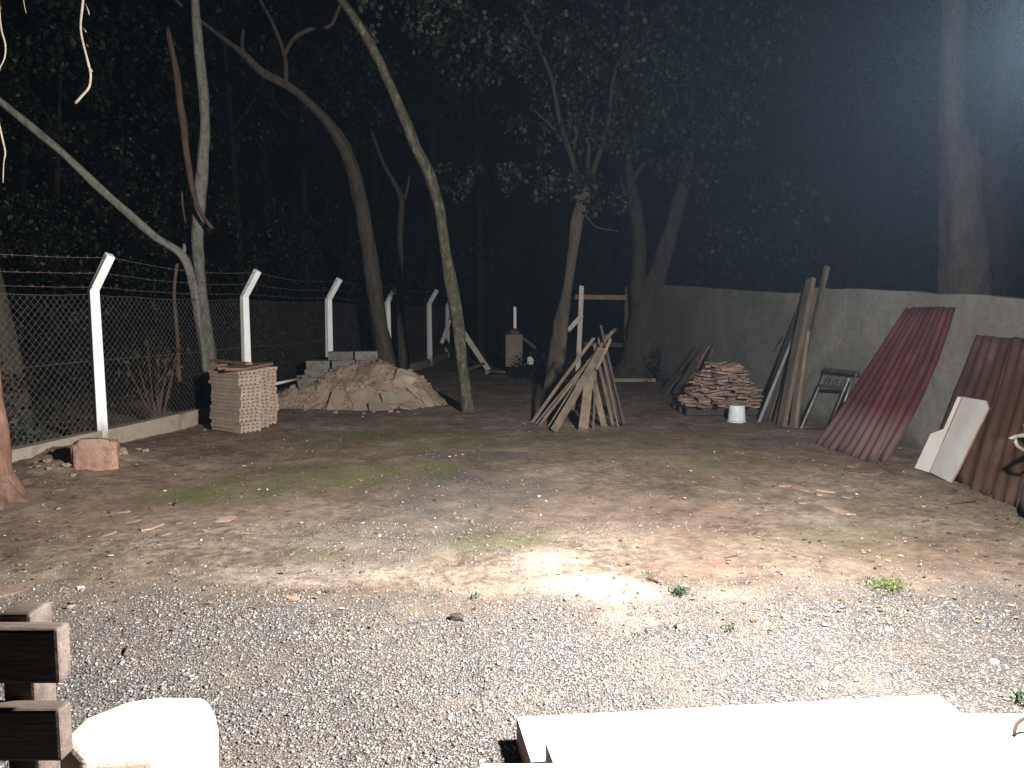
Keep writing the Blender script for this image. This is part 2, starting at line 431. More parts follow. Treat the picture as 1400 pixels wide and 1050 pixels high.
def ground_mat():
    m, nt, b = new_mat('yard earth', .93, .15)
    v = coords(nt, rnd=False)
    def att(n):
        q = nd(nt, "ShaderNodeAttribute"); q.attribute_name = n; return q.outputs["Fac"]
    n1 = nz(nt, v, 1.1, 8, .68, .4); n2 = nz(nt, v, 14, 6, .7); n3 = nz(nt, v, 75, 5, .75)
    c = ramp(nt, n1, [(0.28, (0.115, 0.085, 0.063)), (0.5, (0.205, 0.16, 0.122)), (0.72, (0.325, 0.268, 0.213))])
    c = mixc(nt, .7, c, ramp(nt, n2, [(0.3, (0.4, 0.4, 0.4)), (0.68, (1.45, 1.4, 1.35))]), 'MULTIPLY')
    def masked(a, lo, hi, amt=.9):
        s = mth(nt, 'ADD', att(a), mth(nt, 'MULTIPLY', mth(nt, 'SUBTRACT', n2, .5), amt))
        mr = nd(nt, "ShaderNodeMapRange", interpolation_type='SMOOTHSTEP'); mr.inputs[1].default_value = lo; mr.inputs[2].default_value = hi
        nt.links.new(s, mr.inputs[0]); return mr.outputs[0]
    c = mixc(nt, masked('red', .1, 1.4, 1.4), c, (0.27, 0.165, 0.12))
    c = mixc(nt, masked('sand', .1, 1.05, 1.7), c, ramp(nt, n3, [(.3, (0.24, 0.195, 0.15)), (.7, (0.56, 0.48, 0.395))]))
    n4 = nz(nt, v, 4.5, 7, .72, .5)
    c = mixc(nt, .8, c, ramp(nt, n4, [(0.32, (0.55, 0.52, 0.5)), (0.5, (1, 1, 1)), (0.66, (1.5, 1.5, 1.45))]), 'MULTIPLY')
    # gravel: voronoi cells of broken stone
    vo = nd(nt, "ShaderNodeTexVoronoi"); vo.inputs["Scale"].default_value = 95; nt.links.new(v, vo.inputs["Vector"])
    sep = nd(nt, "ShaderNodeSeparateColor"); nt.links.new(vo.outputs["Color"], sep.inputs[0])
    gc = ramp(nt, sep.outputs[0], [(0.0, (0.09, 0.083, 0.079)), (0.45, (0.17, 0.158, 0.15)), (0.8, (0.25, 0.233, 0.215)), (1.0, (0.36, 0.33, 0.30))])
    gc = mixc(nt, 1.0, gc, ramp(nt, vo.outputs["Distance"], [(0.0, (1.1, 1.1, 1.1)), (0.75, (0.45, 0.42, 0.4))]), 'MULTIPLY')
    gm = masked('gravel', .2, 1.0, 1.3)
    c = mixc(nt, gm, c, gc)
    c = mixc(nt, mth(nt, 'MULTIPLY', masked('moss', .2, 1.0, 2.4), mth(nt, 'MULTIPLY_ADD', n4, 2.2, -.45, clamp=True)), c, ramp(nt, n3, [(.3, (0.06, 0.078, 0.022)), (.7, (0.16, 0.185, 0.055))]))
    # sparse pale chips
    v2 = nd(nt, "ShaderNodeTexVoronoi"); v2.inputs["Scale"].default_value = 16; nt.links.new(v, v2.inputs["Vector"])
    s2 = nd(nt, "ShaderNodeSeparateColor"); nt.links.new(v2.outputs["Color"], s2.inputs[0])
    chip = mth(nt, 'MULTIPLY', mth(nt, 'GREATER_THAN', s2.outputs[1], .86), mth(nt, 'LESS_THAN', v2.outputs["Distance"], .13))
    c = mixc(nt, chip, c, (0.42, 0.36, 0.3))
    nt.links.new(c, b.inputs["Base Color"])
    h = mth(nt, 'ADD', mth(nt, 'MULTIPLY', n2, 1.2), n3)
    h = mth(nt, 'SUBTRACT', h, mth(nt, 'MULTIPLY', mth(nt, 'MULTIPLY', vo.outputs["Distance"], gm), 1.2))
    bump(nt, b, h, .9, .018)
    return m
M['ground'] = ground_mat()
ground = np_mesh('ground', GV, GF, M['ground'])
for k, n in enumerate(('gravel', 'moss', 'sand', 'red')):
    at = ground.data.attributes.new(n, 'FLOAT', 'POINT'); at.data.foreach_set("value", ATT[k].astype(np.float32))
for p in ground.data.polygons: p.use_smooth = True
tag(ground, kind='structure')

# ------------------------------------------------------------------ scatter helpers (numpy)
ICO = None
def ico():
    t = (1 + 5 ** .5) / 2
    v = np.array([(-1, t, 0), (1, t, 0), (-1, -t, 0), (1, -t, 0), (0, -1, t), (0, 1, t), (0, -1, -t), (0, 1, -t), (t, 0, -1), (t, 0, 1), (-t, 0, -1), (-t, 0, 1)]) / math.sqrt(1 + t * t)
    f = np.array([(0, 11, 5), (0, 5, 1), (0, 1, 7), (0, 7, 10), (0, 10, 11), (1, 5, 9), (5, 11, 4), (11, 10, 2), (10, 7, 6), (7, 1, 8), (3, 9, 4), (3, 4, 2), (3, 2, 6), (3, 6, 8), (3, 8, 9), (4, 9, 5), (2, 4, 11), (6, 2, 10), (8, 6, 7), (9, 8, 1)])
    return v, f
def rot_mats(n):
    q = rng.normal(size=(n, 4)); q /= np.linalg.norm(q, axis=1)[:, None]
    w, x, y, z = q.T
    return np.stack([1 - 2 * (y * y + z * z), 2 * (x * y - z * w), 2 * (x * z + y * w), 2 * (x * y + z * w), 1 - 2 * (x * x + z * z), 2 * (y * z - x * w), 2 * (x * z - y * w), 2 * (y * z + x * w), 1 - 2 * (x * x + y * y)], 1).reshape(n, 3, 3)
def rocks(name, C, size, m, kind='stuff', flat=.7):
    n = len(C)
    v, f = (np.array([(1, 0, 0), (-1, 0, 0), (0, 1, 0), (0, -1, 0), (0, 0, 1), (0, 0, -1)], float),
            np.array([(0, 2, 4), (2, 1, 4), (1, 3, 4), (3, 0, 4), (2, 0, 5), (1, 2, 5), (3, 1, 5), (0, 3, 5)]))
    P = v[None] * rng.uniform(.55, 1.25, size=(n, len(v), 1)) * np.stack([np.ones(n), rng.uniform(.6, 1, n), rng.uniform(.4, .8, n)], 1)[:, None, :]
    P = np.einsum('nij,nkj->nki', rot_mats(n), P) * size[:, None, None]
    P[:, :, 2] *= flat
    P += C[:, None, :]
    F = f[None] + (np.arange(n) * len(v))[:, None, None]
    return tag(np_mesh(name, P.reshape(-1, 3), F.reshape(-1, 3), m), kind=kind)
def leaves_arr(C, size, droop=0.0, aspect=.42):
    """folded leaf of two triangles pairs per centre"""
    n = len(C)
    R = rot_mats(n)
    base = np.array([(0, 0, 0), (aspect, .45, .12), (0, 1, -.08), (-aspect, .45, .12)])
    P = np.einsum('nij,kj->nki', R, base) * size[:, None, None]
    if droop: P[:, :, 2] -= droop * size[:, None] * np.array([0, .5, 1, .5])
    P += C[:, None, :]
    F = np.array([(0, 1, 2), (0, 2, 3)])[None] + (np.arange(n) * 4)[:, None, None]
    return P.reshape(-1, 3), F.reshape(-1, 3)
def ground_z(xy):
    return sample(ZG, xy[:, 0], xy[:, 1])

# gravel stones, thick near the porch, thinning out over the yard
N = 150000
yy = 1.9 + 3.7 * rng.random(N) ** .85
xx = (rng.random(N) - .5) * 2 * (0.72 * yy + .25)
g_ = sample(AG[0], xx, yy); sa = sample(AG[2], xx, yy)
keep = rng.random(N) < g_ ** 1.3 * (1 - .95 * sa) + .03
xx, yy = xx[keep], yy[keep]
sz = rng.gamma(1.8, .0019, len(xx)) + .0026; sz = np.minimum(sz, .017)
C = np.stack([xx, yy, ground_z(np.stack([xx, yy], 1)) + sz * .2], 1)
tag(rocks('gravel', C, sz, M['gravel']), 'loose grey and white crushed gravel in front of the porch', 'gravel')
# scattered stones over the earth
N = 15000
yy = 3.6 + 10 * rng.random(N) ** 1.3
xx = (rng.random(N) - .5) * 2 * np.minimum(.7 * yy, 4.6)
pk = rng.random(N) < .18 + sample(AG[0], xx, yy)
xx, yy = xx[pk], yy[pk]
sz = rng.gamma(1.6, .003, len(xx)) + .0025
C = np.stack([xx, yy, ground_z(np.stack([xx, yy], 1)) + sz * .15], 1)
tag(rocks('pebbles', C, sz, M['gravel']), 'small stones strewn over the trodden earth of the yard', 'stones')
# leaf litter
N = 5200
yy = 3.6 + 15 * rng.random(N) ** 1.2
xx = rng.uniform(-1, 1, N) * np.minimum(.72 * yy, 4.9)
pk = rng.random(N) < np.clip(.25 + .25 * np.abs(xx + .3) ** 1.2 / 2, 0, 1)
xx, yy = xx[pk], yy[pk]
C = np.stack([xx, yy, ground_z(np.stack([xx, yy], 1)) + .008], 1)
V, F = leaves_arr(C, rng.uniform(.015, .05, len(xx)))
V[:, 2] = np.repeat(C[:, 2], 4) + np.abs(V[:, 2] - np.repeat(C[:, 2], 4)) * .3
tag(np_mesh('leaf_litter', V, F, M['litter']), 'dry leaves and bark crumbs lying about the yard', 'leaf litter', kind='stuff')
# moss and short grass blades
N = 150000
yy = 3.6 + 12 * rng.random(N) ** 1.2; xx = rng.uniform(-1, 1, N) * np.minimum(.72 * yy, 4.6)
mo = sample(AG[1], xx, yy)
cl = np.array([noise.noise(Vector((x * 5, y * 5, 3))) for x, y in zip(xx, yy)])
pk = rng.random(N) < mo ** 2 * .30 * np.clip(.5 + 2.5 * cl, 0, 1)
pts = np.stack([xx[pk], yy[pk]], 1)
n = len(pts); z = ground_z(pts)
ang = rng.uniform(0, 2 * PI, n); hh = rng.uniform(.005, .016, n); wd = rng.uniform(.002, .004, n)
b0 = np.stack([pts[:, 0] - np.cos(ang) * wd, pts[:, 1] - np.sin(ang) * wd, z - .002], 1)
b1 = np.stack([pts[:, 0] + np.cos(ang) * wd, pts[:, 1] + np.sin(ang) * wd, z - .002], 1)
tp = np.stack([pts[:, 0] + rng.normal(0, .01, n), pts[:, 1] + rng.normal(0, .01, n), z + hh], 1)
V = np.stack([b0, b1, tp], 1).reshape(-1, 3); F = np.arange(3 * n).reshape(-1, 3)
tag(np_mesh('grass', V, F, M['grass']), 'thin moss and short grass in patches on the earth', 'grass', kind='stuff')

# ------------------------------------------------------------------ boundary wall at the right
WP0 = G(892, 519); WP1 = G(1245, 612)
wdir = (WP1 - WP0); wdir.z = 0; wdir.normalize()
wn_ = Vector((wdir.y, -wdir.x, 0))          # candidate normal
if wn_.x > 0: wn_ = -wn_                      # towards the yard
def onwall(px, py, off=0.0):
    """point of the sight line on the wall face, moved off it by off metres"""
    r = ray(px, py); o = Vector((0, 0, CAM_H)); P = WP0 + wn_ * off
    t = (P - o).dot(wn_) / r.dot(wn_)
    return o + r * t
wtop = [(892, 388), (960, 393), (1030, 398), (1098, 402), (1112, 393), (1180, 396), (1260, 400), (1340, 404), (1420, 410), (1560, 418)]
wall_m, nt, b = new_mat('mould stained cement wall', .92, .15)
v = coords(nt, rnd=False)
f1 = nz(nt, v, .9, 8, .7, .6); f2 = nz(nt, v, 11, 6, .7); f3 = nz(nt, v, 80, 4, .7)
tcs = nd(nt, "ShaderNodeSeparateXYZ"); nt.links.new(v, tcs.inputs[0])
c = ramp(nt, f1, [(.3, (0.13, 0.124, 0.106)), (.52, (0.19, 0.18, 0.158)), (.7, (0.26, 0.248, 0.22))])
c = mixc(nt, .6, c, ramp(nt, f2, [(.3, (.62, .62, .6)), (.66, (1.2, 1.2, 1.2))]), 'MULTIPLY')
low = mth(nt, 'ADD', mth(nt, 'MULTIPLY', tcs.outputs[2], 1.6), mth(nt, 'MULTIPLY', f1, 1.1))
c = mixc(nt, ramp(nt, low, [(.55, (1, 1, 1)), (1.0, (0, 0, 0))]), c, (0.085, 0.088, 0.06))
nt.links.new(c, b.inputs["Base Color"]); bump(nt, b, mth(nt, 'ADD', f2, mth(nt, 'MULTIPLY', f3, .5)), .6, .012)
M['wall'] = wall_m
wall = MB()
pts = [onwall(x, y) for x, y in wtop]
sub = []
for p, q in zip(pts[:-1], pts[1:]):
    k = max(1, int((q - p).length / .25))
    for j in range(k): sub.append(p.lerp(q, j / k))
sub.append(pts[-1])
for k, p in enumerate(sub):
    t = p.z + random.uniform(-.012, .012)
    for off, z in ((0, -.1), (0, t), (-.14, t + random.uniform(-.008, .008)), (-.14, -.1)):
        wall.v.append(Vector((p.x, p.y, z)) + wn_ * off)
for k in range(len(sub) - 1):
    for j in range(4):
        a_ = k * 4 + j; b_ = k * 4 + (j + 1) % 4
        wall.f.append((a_, a_ + 4, b_ + 4, b_))
e = (len(sub) - 1) * 4
wall.f += [(0, 1, 2, 3), (e + 3, e + 2, e + 1, e)]
o = wall.build('boundary_wall', M['wall'])
tag(o, 'long grey mould stained cement wall along the right side of the yard', 'wall')

# ------------------------------------------------------------------ fence at the left
KINK = 1.79
fposts = [(None, Vector((-5.15, 5.4, 0))), ((140, 612), None), ((338, 0), Vector((0, 12.0, 0))), ((451, 0), Vector((0, 14.9, 0))),
          ((532, 0), Vector((0, 18.3, 0))), ((588, 0), Vector((0, 22.2, 0))), ((612, 0), Vector((0, 26.2, 0)))]
fp = []
for pxp, P in fposts:
    if P is None: P = G(*pxp)
    elif pxp: P = Vector(((pxp[0] - 700) / F_PX * P.y * 1.005, P.y, 0))
    fp.append(P)
fp[0].x = -5.35
fence = thing('chain_link_fence', 'chain link fence with cranked white concrete posts and barbed wire along the forest', 'fence', fp[1])
ARM = Vector((.24, -.06, .40))
for k, P in enumerate(fp):
    b_ = MB()
    s0, s1 = .058, .05
    lean = Vector((random.uniform(-.015, .015), 0, 0))
    kk = P + Vector((0, 0, KINK)) + lean
    tt = kk + ARM * (1 if k else 1)
    a_ = .785 + random.uniform(-.1, .1)
    ring = []
    for c_, s_, up in ((P + Vector((0, 0, -.1)), s0, 0), (kk, s1, 1), (tt, s1 * .92, 2)):
        X = Vector((math.cos(a_), math.sin(a_), 0)); Y = Vector((-math.sin(a_), math.cos(a_), 0))
        if up == 2:
            d_ = ARM.normalized(); X = orth(d_, X); Y = d_.cross(X)
        for sx, sy in ((-1, -1), (1, -1), (1, 1), (-1, 1)):
            ring.append(c_ + X * s_ * sx + Y * s_ * sy)
    b_.add(ring, [(3, 2, 1, 0)] + [(r * 4 + i_, r * 4 + (i_ + 1) % 4, r * 4 + 4 + (i_ + 1) % 4, r * 4 + 4 + i_) for r in (0, 1) for i_ in range(4)] + [(8, 9, 10, 11)])
    b_.build('post', M['conc_white'], fence, bevel=.008)
# kerb between posts
for P, Q in zip(fp[:-1], fp[1:]):
    d_ = (Q - P).normalized(); n_ = Vector((d_.y, -d_.x, 0))
    b_ = MB(); L = (Q - P).length; k = max(2, int(L / .3))
    off = .085
    for j in range(k + 1):
        p = P + d_ * (L * j / k * (1 if j < k else .9995) + (.001 if j == 0 else 0)) - n_ * .03
        z1 = .20 + .012 * noise.noise(Vector((p.x * 3, p.y * 3, 0)))
        for o_, z_ in ((.075, -.1), (.07, z1), (-.07, z1 - .004), (-.075, -.1)):
            b_.v.append(p + n_ * o_ + Vector((0, 0, z_)))
    for j in range(k):
        for q in range(4):
            b_.f.append((j * 4 + q, j * 4 + (q + 1) % 4, j * 4 + 4 + (q + 1) % 4, j * 4 + 4 + q))
    b_.f += [(3, 2, 1, 0), (k * 4, k * 4 + 1, k * 4 + 2, k * 4 + 3)]
    b_.build('kerb', M['conc_curb'], fence)
# mesh of each bay
Z0, Z1 = .19, 1.74
for bi, (P, Q) in enumerate(zip(fp[:-1], fp[1:])):
    d_ = (Q - P).normalized(); L = (Q - P).length; n_ = Vector((d_.y, -d_.x, 0))
    cell = .088
    b_ = MB(); hgt = Z1 - Z0
    def wpt(s, z):
        bow = .025 * noise.noise(Vector((s * 1.2 + bi * 7, z * 1.5, 0))); s = s + .02 * noise.noise(Vector((s * 2 + bi * 3, z * 2, 5))); z = z + .018 * noise.noise(Vector((s * 2.4 + bi * 3, z * 2, 9)))
        sag = .02 * math.sin(PI * s / L) * (z - Z0) / hgt
        return P + d_ * s + n_ * (bow * .6 - .085) + Vector((0, 0, z - sag))
    for sgn in (1, -1):
        s = -hgt if sgn > 0 else 0
        end = L if sgn > 0 else L + hgt
        while s < end:
            # line s + sgn*t, z = Z0 + t, t 0..hgt (scaled so that cells stand upright)
            t0, t1 = 0, hgt
            if sgn > 0: t0 = max(0, -s); t1 = min(hgt, L - s)
            else: t0 = max(0, s - L); t1 = min(hgt, s)
            if t1 - t0 > .03:
                m_ = 5 if bi < 3 else 2
                pp = [wpt(s + sgn * (t0 + (t1 - t0) * j / m_), Z0 + t0 + (t1 - t0) * j / m_) for j in range(m_ + 1)]
                b_.tube(pp, [.0016] * len(pp), n=3, sub=1, caps=False)
            s += cell
    o = b_.build('wire_mesh', M['wire'], fence); o["kind"] = "stuff"
    # tension wires and barbed strands
    for z_ in (Z0 + .01, Z1 + .005, 1.0):
        MB().tube([wpt(L * j / 8, z_) for j in range(9)], [.0028] * 9, n=4, sub=1).build('tension_wire', M['wire'], fence)
    for fr in (.12, .5, .93):
        A = P + Vector((0, 0, KINK)) + ARM * fr; B = Q + Vector((0, 0, KINK)) + ARM * fr
        w_ = MB(); pp = []
        for j in range(13):
            t = j / 12; pp.append(A.lerp(B, t) - Vector((0, 0, .05 * math.sin(PI * t) * (.5 + fr) + .008 * random.random())))
        w_.tube(pp, [.0026] * 13, n=4, sub=1)
        t = .1
        while t < L:
            p = A.lerp(B, t / L) - Vector((0, 0, .05 * math.sin(PI * t / L) * (.5 + fr)))
            for q in range(2):
                v_ = Vector((random.uniform(-1, 1), random.uniform(-1, 1), random.uniform(-1, 1))).normalized() * .02
                w_.tube([p - v_, p + v_], [.0014, .0014], n=3, sub=1)
            t += .14
        w_.build('barbed_wire', M['barb'], fence)

# ------------------------------------------------------------------ irregular lumps
def lump(name, c, size, m, seed=0, sub=3, rough=.25, flatten=None, rotz=0, parent=None, freq=1.3, sq=.62):
    import bmesh
    bm = bmesh.new()
    bmesh.ops.create_icosphere(bm, subdivisions=sub, radius=1)
    for v_ in bm.verts:
        p = v_.co.copy()
        # squarish superellipsoid
        q = Vector([math.copysign(abs(a_) ** sq, a_) for a_ in p])
        q *= 1 + rough * noise.noise(p * freq + Vector((seed, seed * 1.7, 0))) + rough * .35 * noise.noise(p * freq * 3.5 + Vector((seed, 3, 1)))
        v_.co = Vector((q.x * size[0] / 2, q.y * size[1] / 2, q.z * size[2] / 2))
    bmesh.ops.rotate(bm, verts=bm.verts, cent=(0, 0, 0), matrix=Matrix.Rotation(rotz, 3, 'Z'))
    me = bpy.data.meshes.new(name); bm.to_mesh(me); bm.free()
    for p in me.polygons: p.use_smooth = sub > 2
    return link_mesh(name, me, m, parent, c)

p = G(124, 652)
o = lump('footing_lump', p + Vector((-.02, .16, .13)), (.38, .30, .42), M['brick_pink'], 3.1, rough=.22, rotz=.25, sq=.33, sub=4)
tag(o, 'pinkish lump of cement and brick at the foot of the nearest white fence post', 'rubble')

# ------------------------------------------------------------------ trees
def radpx(w, d): return w * d / F_PX / 2
def pt(px, py, d): return W(px, py, d)
def ptube(mb, spec, n=10, sub=5, rough=.25, seed=0):
    mb.tube([pt(x, y, d) for x, y, d, w in spec], [radpx(w, d) for x, y, d, w in spec], n=n, sub=sub, rough=rough, seed=seed)
    return mb
def cloud(centres, counts, size, droop=.3):
    Cs = []
    for (c_, r_), n_ in zip(centres, counts):
        d_ = rng.normal(size=(n_, 3)); d_ /= np.linalg.norm(d_, axis=1)[:, None]
        rr = rng.random(n_) ** .45
        Cs.append(np.array(c_)[None] + d_ * rr[:, None] * np.array(r_)[None])
    C_ = np.concatenate(Cs)
    return leaves_arr(C_, rng.uniform(size * .6, size * 1.25, len(C_)), droop)
def clustered(center, rad, nclump, per, size, clump_r=.45):
    cs = []
    for _ in range(nclump):
        d_ = rng.normal(size=3); d_ /= np.linalg.norm(d_); d_ *= rng.random() ** .4
        r_ = clump_r * rng.uniform(.5, 1.3)
        cs.append((np.array(center) + d_ * np.array(rad), (r_, r_, r_ * .7)))
    return cloud(cs, [per] * nclump, size)
def add_crown(root, arrs, m, name='crown'):
    V = np.concatenate([a_[0] for a_ in arrs]); F = []
    off = 0
    for a_ in arrs: F.append(a_[1] + off); off += len(a_[0])
    V = V - np.array(root.location)
    return np_mesh(name, V, np.concatenate(F), m, root)

def tree(name, label, spec, mat, branches=(), crown=None, leafm='leaf_dark', group=None, base_g=None, flare=1.35, seed=0, brmat=None):
    x, y, d, w = spec[0]
    base = pt(x, y, d); base.z = 0
    root = thing(name, label, 'tree', base, group)
    mb = MB()
    P = [pt(*s[:3]) for s in spec]; R = [radpx(s[3], s[2]) * (.8 if s[3] < 32 else .95) for s in spec]
    P = [base + Vector((0, 0, -.06))] + ([base + Vector((0, 0, .14))] if P[0].z > .2 else []) + P[(0 if P[0].z > .2 else 1):]
    R = [R[0] * flare] + ([R[0] * 1.12] if len(P) > len(R) else []) + R[(0 if len(P) > len(spec) else 1):]
    R = R[:len(P)]
    while len(R) < len(P): R.append(R[-1])
    mb.tube(P, R, n=18, sub=11, rough=.42, seed=seed)
    mb.build('trunk', M[mat], root, smooth=True)
    for br in branches:
        b_ = MB(); ptube(b_, br, n=7, sub=4, rough=.2, seed=seed + 1); b_.build('branch', M[brmat or mat], root, smooth=True)
    if crown: add_crown(root, crown, M[leafm])
    return root

# 1 slender pale trunk left
tree('slender_tree', 'slender pale grey trunk rising straight behind the fence above the clay tile stack',
     [(292, 520, 13.2, 22), (281, 440, 13.2, 20), (270, 330, 13.2, 19), (275, 235, 13.1, 18), (279, 170, 13, 17), (272, 80, 13, 17), (266, 0, 13, 16), (256, -120, 13, 15), (262, -300, 13, 12)],
     'bark_pale', crown=[clustered(pt(255, -330, 13), (2.2, 2.2, 1.5), 40, 60, .12)], seed=1)
# broken branch caught on it
b_ = MB(); ptube(b_, [(229, 38, 12.6, 6), (240, 95, 12.6, 9), (249, 160, 12.6, 10), (257, 225, 12.65, 9), (266, 270, 12.7, 7), (278, 296, 12.7, 6), (291, 313, 12.75, 5)], n=7, rough=.3)
ptube(b_, [(249, 262, 12.68, 3), (250, 285, 12.68, 3), (254, 305, 12.68, 2)], n=5)
tag(b_.build('broken_branch', M['dead_wood'], smooth=True), 'broken reddish dead branch leaning against the slender pale trunk', 'branch')
# 2 leaning trunk going up left
tree('leaning_tree', 'thin grey trunk bending sharply to the upper left behind the nearest white post',
     [(283, 520, 12.2, 12), (272, 440, 12.1, 11), (262, 385, 12, 12), (248, 348, 12, 15), (210, 322, 11.8, 14), (160, 278, 11.6, 14), (110, 232, 11.4, 14), (60, 188, 11.2, 13), (0, 138, 11, 12), (-80, 70, 10.8, 11), (-180, -60, 10.6, 9)],
     'bark_pale', branches=[[(248, 350, 12, 8), (252, 340, 12, 5), (251, 333, 12, 3)]], crown=[clustered(pt(-220, -150, 10.6), (1.6, 1.6, 1.2), 24, 60, .12)], seed=2)
# thin reddish stem between
b_ = MB(); ptube(b_, [(246, 540, 11.6, 6), (243, 470, 11.6, 5), (238, 400, 11.6, 5), (242, 360, 11.6, 4)], n=6, rough=.3)
tag(b_.build('dead_stem', M['dead_wood'], smooth=True), 'thin reddish dead stem standing behind the chain link left of the tile stack', 'stem')
# 3 curved trunk
tree('curved_tree', 'mossy curved trunk sweeping up to the left behind the sand heap',
     [(536, 530, 15, 26), (520, 440, 15, 25), (508, 360, 15, 25), (494, 280, 15, 24), (482, 230, 15, 23), (465, 192, 14.8, 21), (440, 158, 14.6, 18), (402, 122, 14.4, 15), (360, 98, 14.2, 14), (332, 72, 14, 11), (300, 48, 13.8, 7), (240, 0, 13.5, 5), (180, -60, 13.5, 4)],
     'bark_brown', branches=[[(390, 116, 14.3, 7), (391, 95, 14.3, 6), (388, 72, 14.3, 6), (372, 30, 14.3, 5), (352, -10, 14.3, 4), (340, -80, 14.3, 3)],
                            [(389, 74, 14.3, 6), (402, 52, 14.3, 6), (424, 40, 14.3, 6), (450, 36, 14.4, 5), (462, 15, 14.4, 5), (480, -30, 14.4, 3)],
                            [(334, 76, 14, 6), (331, 60, 14, 5), (333, 40, 14, 3)]],
     crown=[clustered(pt(200, -170, 13.6), (2.2, 2, 1.4), 30, 60, .12), clustered(pt(470, -160, 14.4), (1.8, 2, 1.3), 26, 60, .12)], seed=3)
tree('thin_tree', 'thin dark trunk just right of the mossy curved trunk behind the sand heap',
     [(553, 520, 17.5, 16), (548, 420, 17.5, 11), (547, 330, 17.5, 10), (549, 275, 17.5, 10), (538, 248, 17.5, 8), (525, 225, 17.5, 6), (508, 180, 17.5, 4)],
     'bark_brown', branches=[[(549, 275, 17.5, 6), (556, 262, 17.5, 4), (560, 240, 17.5, 3)]], crown=[clustered(pt(500, 120, 18), (1.4, 1.6, 1.4), 20, 50, .12)], seed=4)
# 4 inside trunk
tree('yard_tree', 'mossy trunk growing inside the yard and arching to the upper left beyond the moss patch',
     [(641, 563, 11.9, 23), (632, 500, 11.9, 20), (624, 430, 11.9, 19), (614, 375, 11.9, 19), (605, 320, 11.8, 18), (598, 280, 11.8, 18), (586, 238, 11.7, 18), (570, 205, 11.6, 17), (552, 160, 11.5, 17), (530, 110, 11.4, 16), (506, 62, 11.3, 15), (480, 20, 11.2, 14), (462, -6, 11.1, 14), (420, -80, 11, 12), (400, -200, 11, 9)],
     'bark_moss', crown=[clustered(pt(400, -300, 11), (2, 2, 1.3), 36, 60, .12), clustered(pt(600, 20, 13), (1.6, 1.2, .8), 26, 34, .11, .35)], leafm='leaf_canopy', flare=1.25, seed=5)
# 5 tree with green low leaves
tree('leafy_tree', 'trunk behind the plank tripod with low sprays of green leaves and thin branches',
     [(757, 530, 15.6, 27), (764, 480, 15.6, 26), (771, 430, 15.6, 25), (776, 400, 15.6, 18), (783, 350, 15.6, 17), (790, 300, 15.6, 18), (797, 275, 15.6, 18), (803, 250, 15.6, 13)],
     'bark_knot', branches=[[(797, 275, 15.6, 10), (782, 215, 15.5, 8), (765, 165, 15.4, 7), (755, 110, 15.3, 6), (735, 60, 15.2, 5), (712, 10, 15.2, 4)],
                             [(800, 260, 15.6, 9), (818, 215, 15.6, 8), (832, 165, 15.6, 6), (838, 110, 15.6, 5), (855, 50, 15.6, 4), (862, -40, 15.6, 3)],
                             [(803, 240, 15.6, 7), (806, 190, 15.6, 5), (812, 140, 15.6, 4)], [(782, 215, 15.5, 5), (760, 180, 15.5, 4), (730, 150, 15.5, 3)],
                             [(797, 290, 15.5, 4), (815, 310, 15.4, 3), (845, 316, 15.3, 2)], [(785, 205, 15.5, 4), (790, 170, 15.5, 4), (802, 145, 15.5, 2)]],
     crown=[clustered(pt(740, 246, 15.2), (1.0, .7, .38), 18, 24, .10, .28), clustered(pt(820, 264, 15.2), (.7, .6, .35), 12, 22, .10, .28), clustered(pt(625, 245, 15.4), (.6, .6, .42), 9, 22, .10, .26),
            clustered(pt(835, 120, 15.6), (1.5, 1.2, 1.4), 42, 34, .11, .4), clustered(pt(700, 50, 15.6), (2.0, 1.3, 1.1), 46, 34, .11, .4), clustered(pt(780, 160, 15.8), (1.3, 1.0, 1.0), 24, 30, .11, .35)], leafm='leaf_canopy', seed=6, flare=1.12, brmat='bark_brown')
# 6 forked tree
tree('forked_tree', 'big forked tree with flared base at the far end of the grey wall',
     [(874, 522, 18, 62), (876, 490, 18, 48), (880, 450, 18, 40), (884, 420, 18, 34), (900, 370, 18, 27), (916, 320, 18, 25), (930, 270, 18, 22), (940, 225, 18, 18), (944, 170, 18, 12), (950, 100, 18, 8), (960, 0, 18, 6)],
     'bark_brown', branches=[[(878, 460, 18, 26), (872, 400, 18, 22), (874, 340, 18, 20), (868, 280, 18, 19), (862, 248, 18, 15), (858, 200, 18, 9), (850, 120, 18, 6), (842, 20, 18, 5)],
                             [(936, 235, 18, 9), (948, 205, 17.9, 8), (975, 180, 17.8, 5), (1005, 120, 17.7, 4)], [(862, 250, 18, 7), (880, 225, 18, 6), (905, 215, 18, 3)]],
     crown=[clustered(pt(925, 160, 17.2), (2.0, 1.0, 1.7), 60, 36, .13), clustered(pt(980, 60, 17.4), (2.2, 1.4, 1.6), 50, 36, .13), clustered(pt(865, 60, 17.4), (1.6, 1.4, 1.4), 40, 36, .13), clustered(pt(1040, 300, 17.6), (1.5, .8, 1.3), 24, 34, .12)], leafm='leaf_canopy', seed=7, flare=1.3)
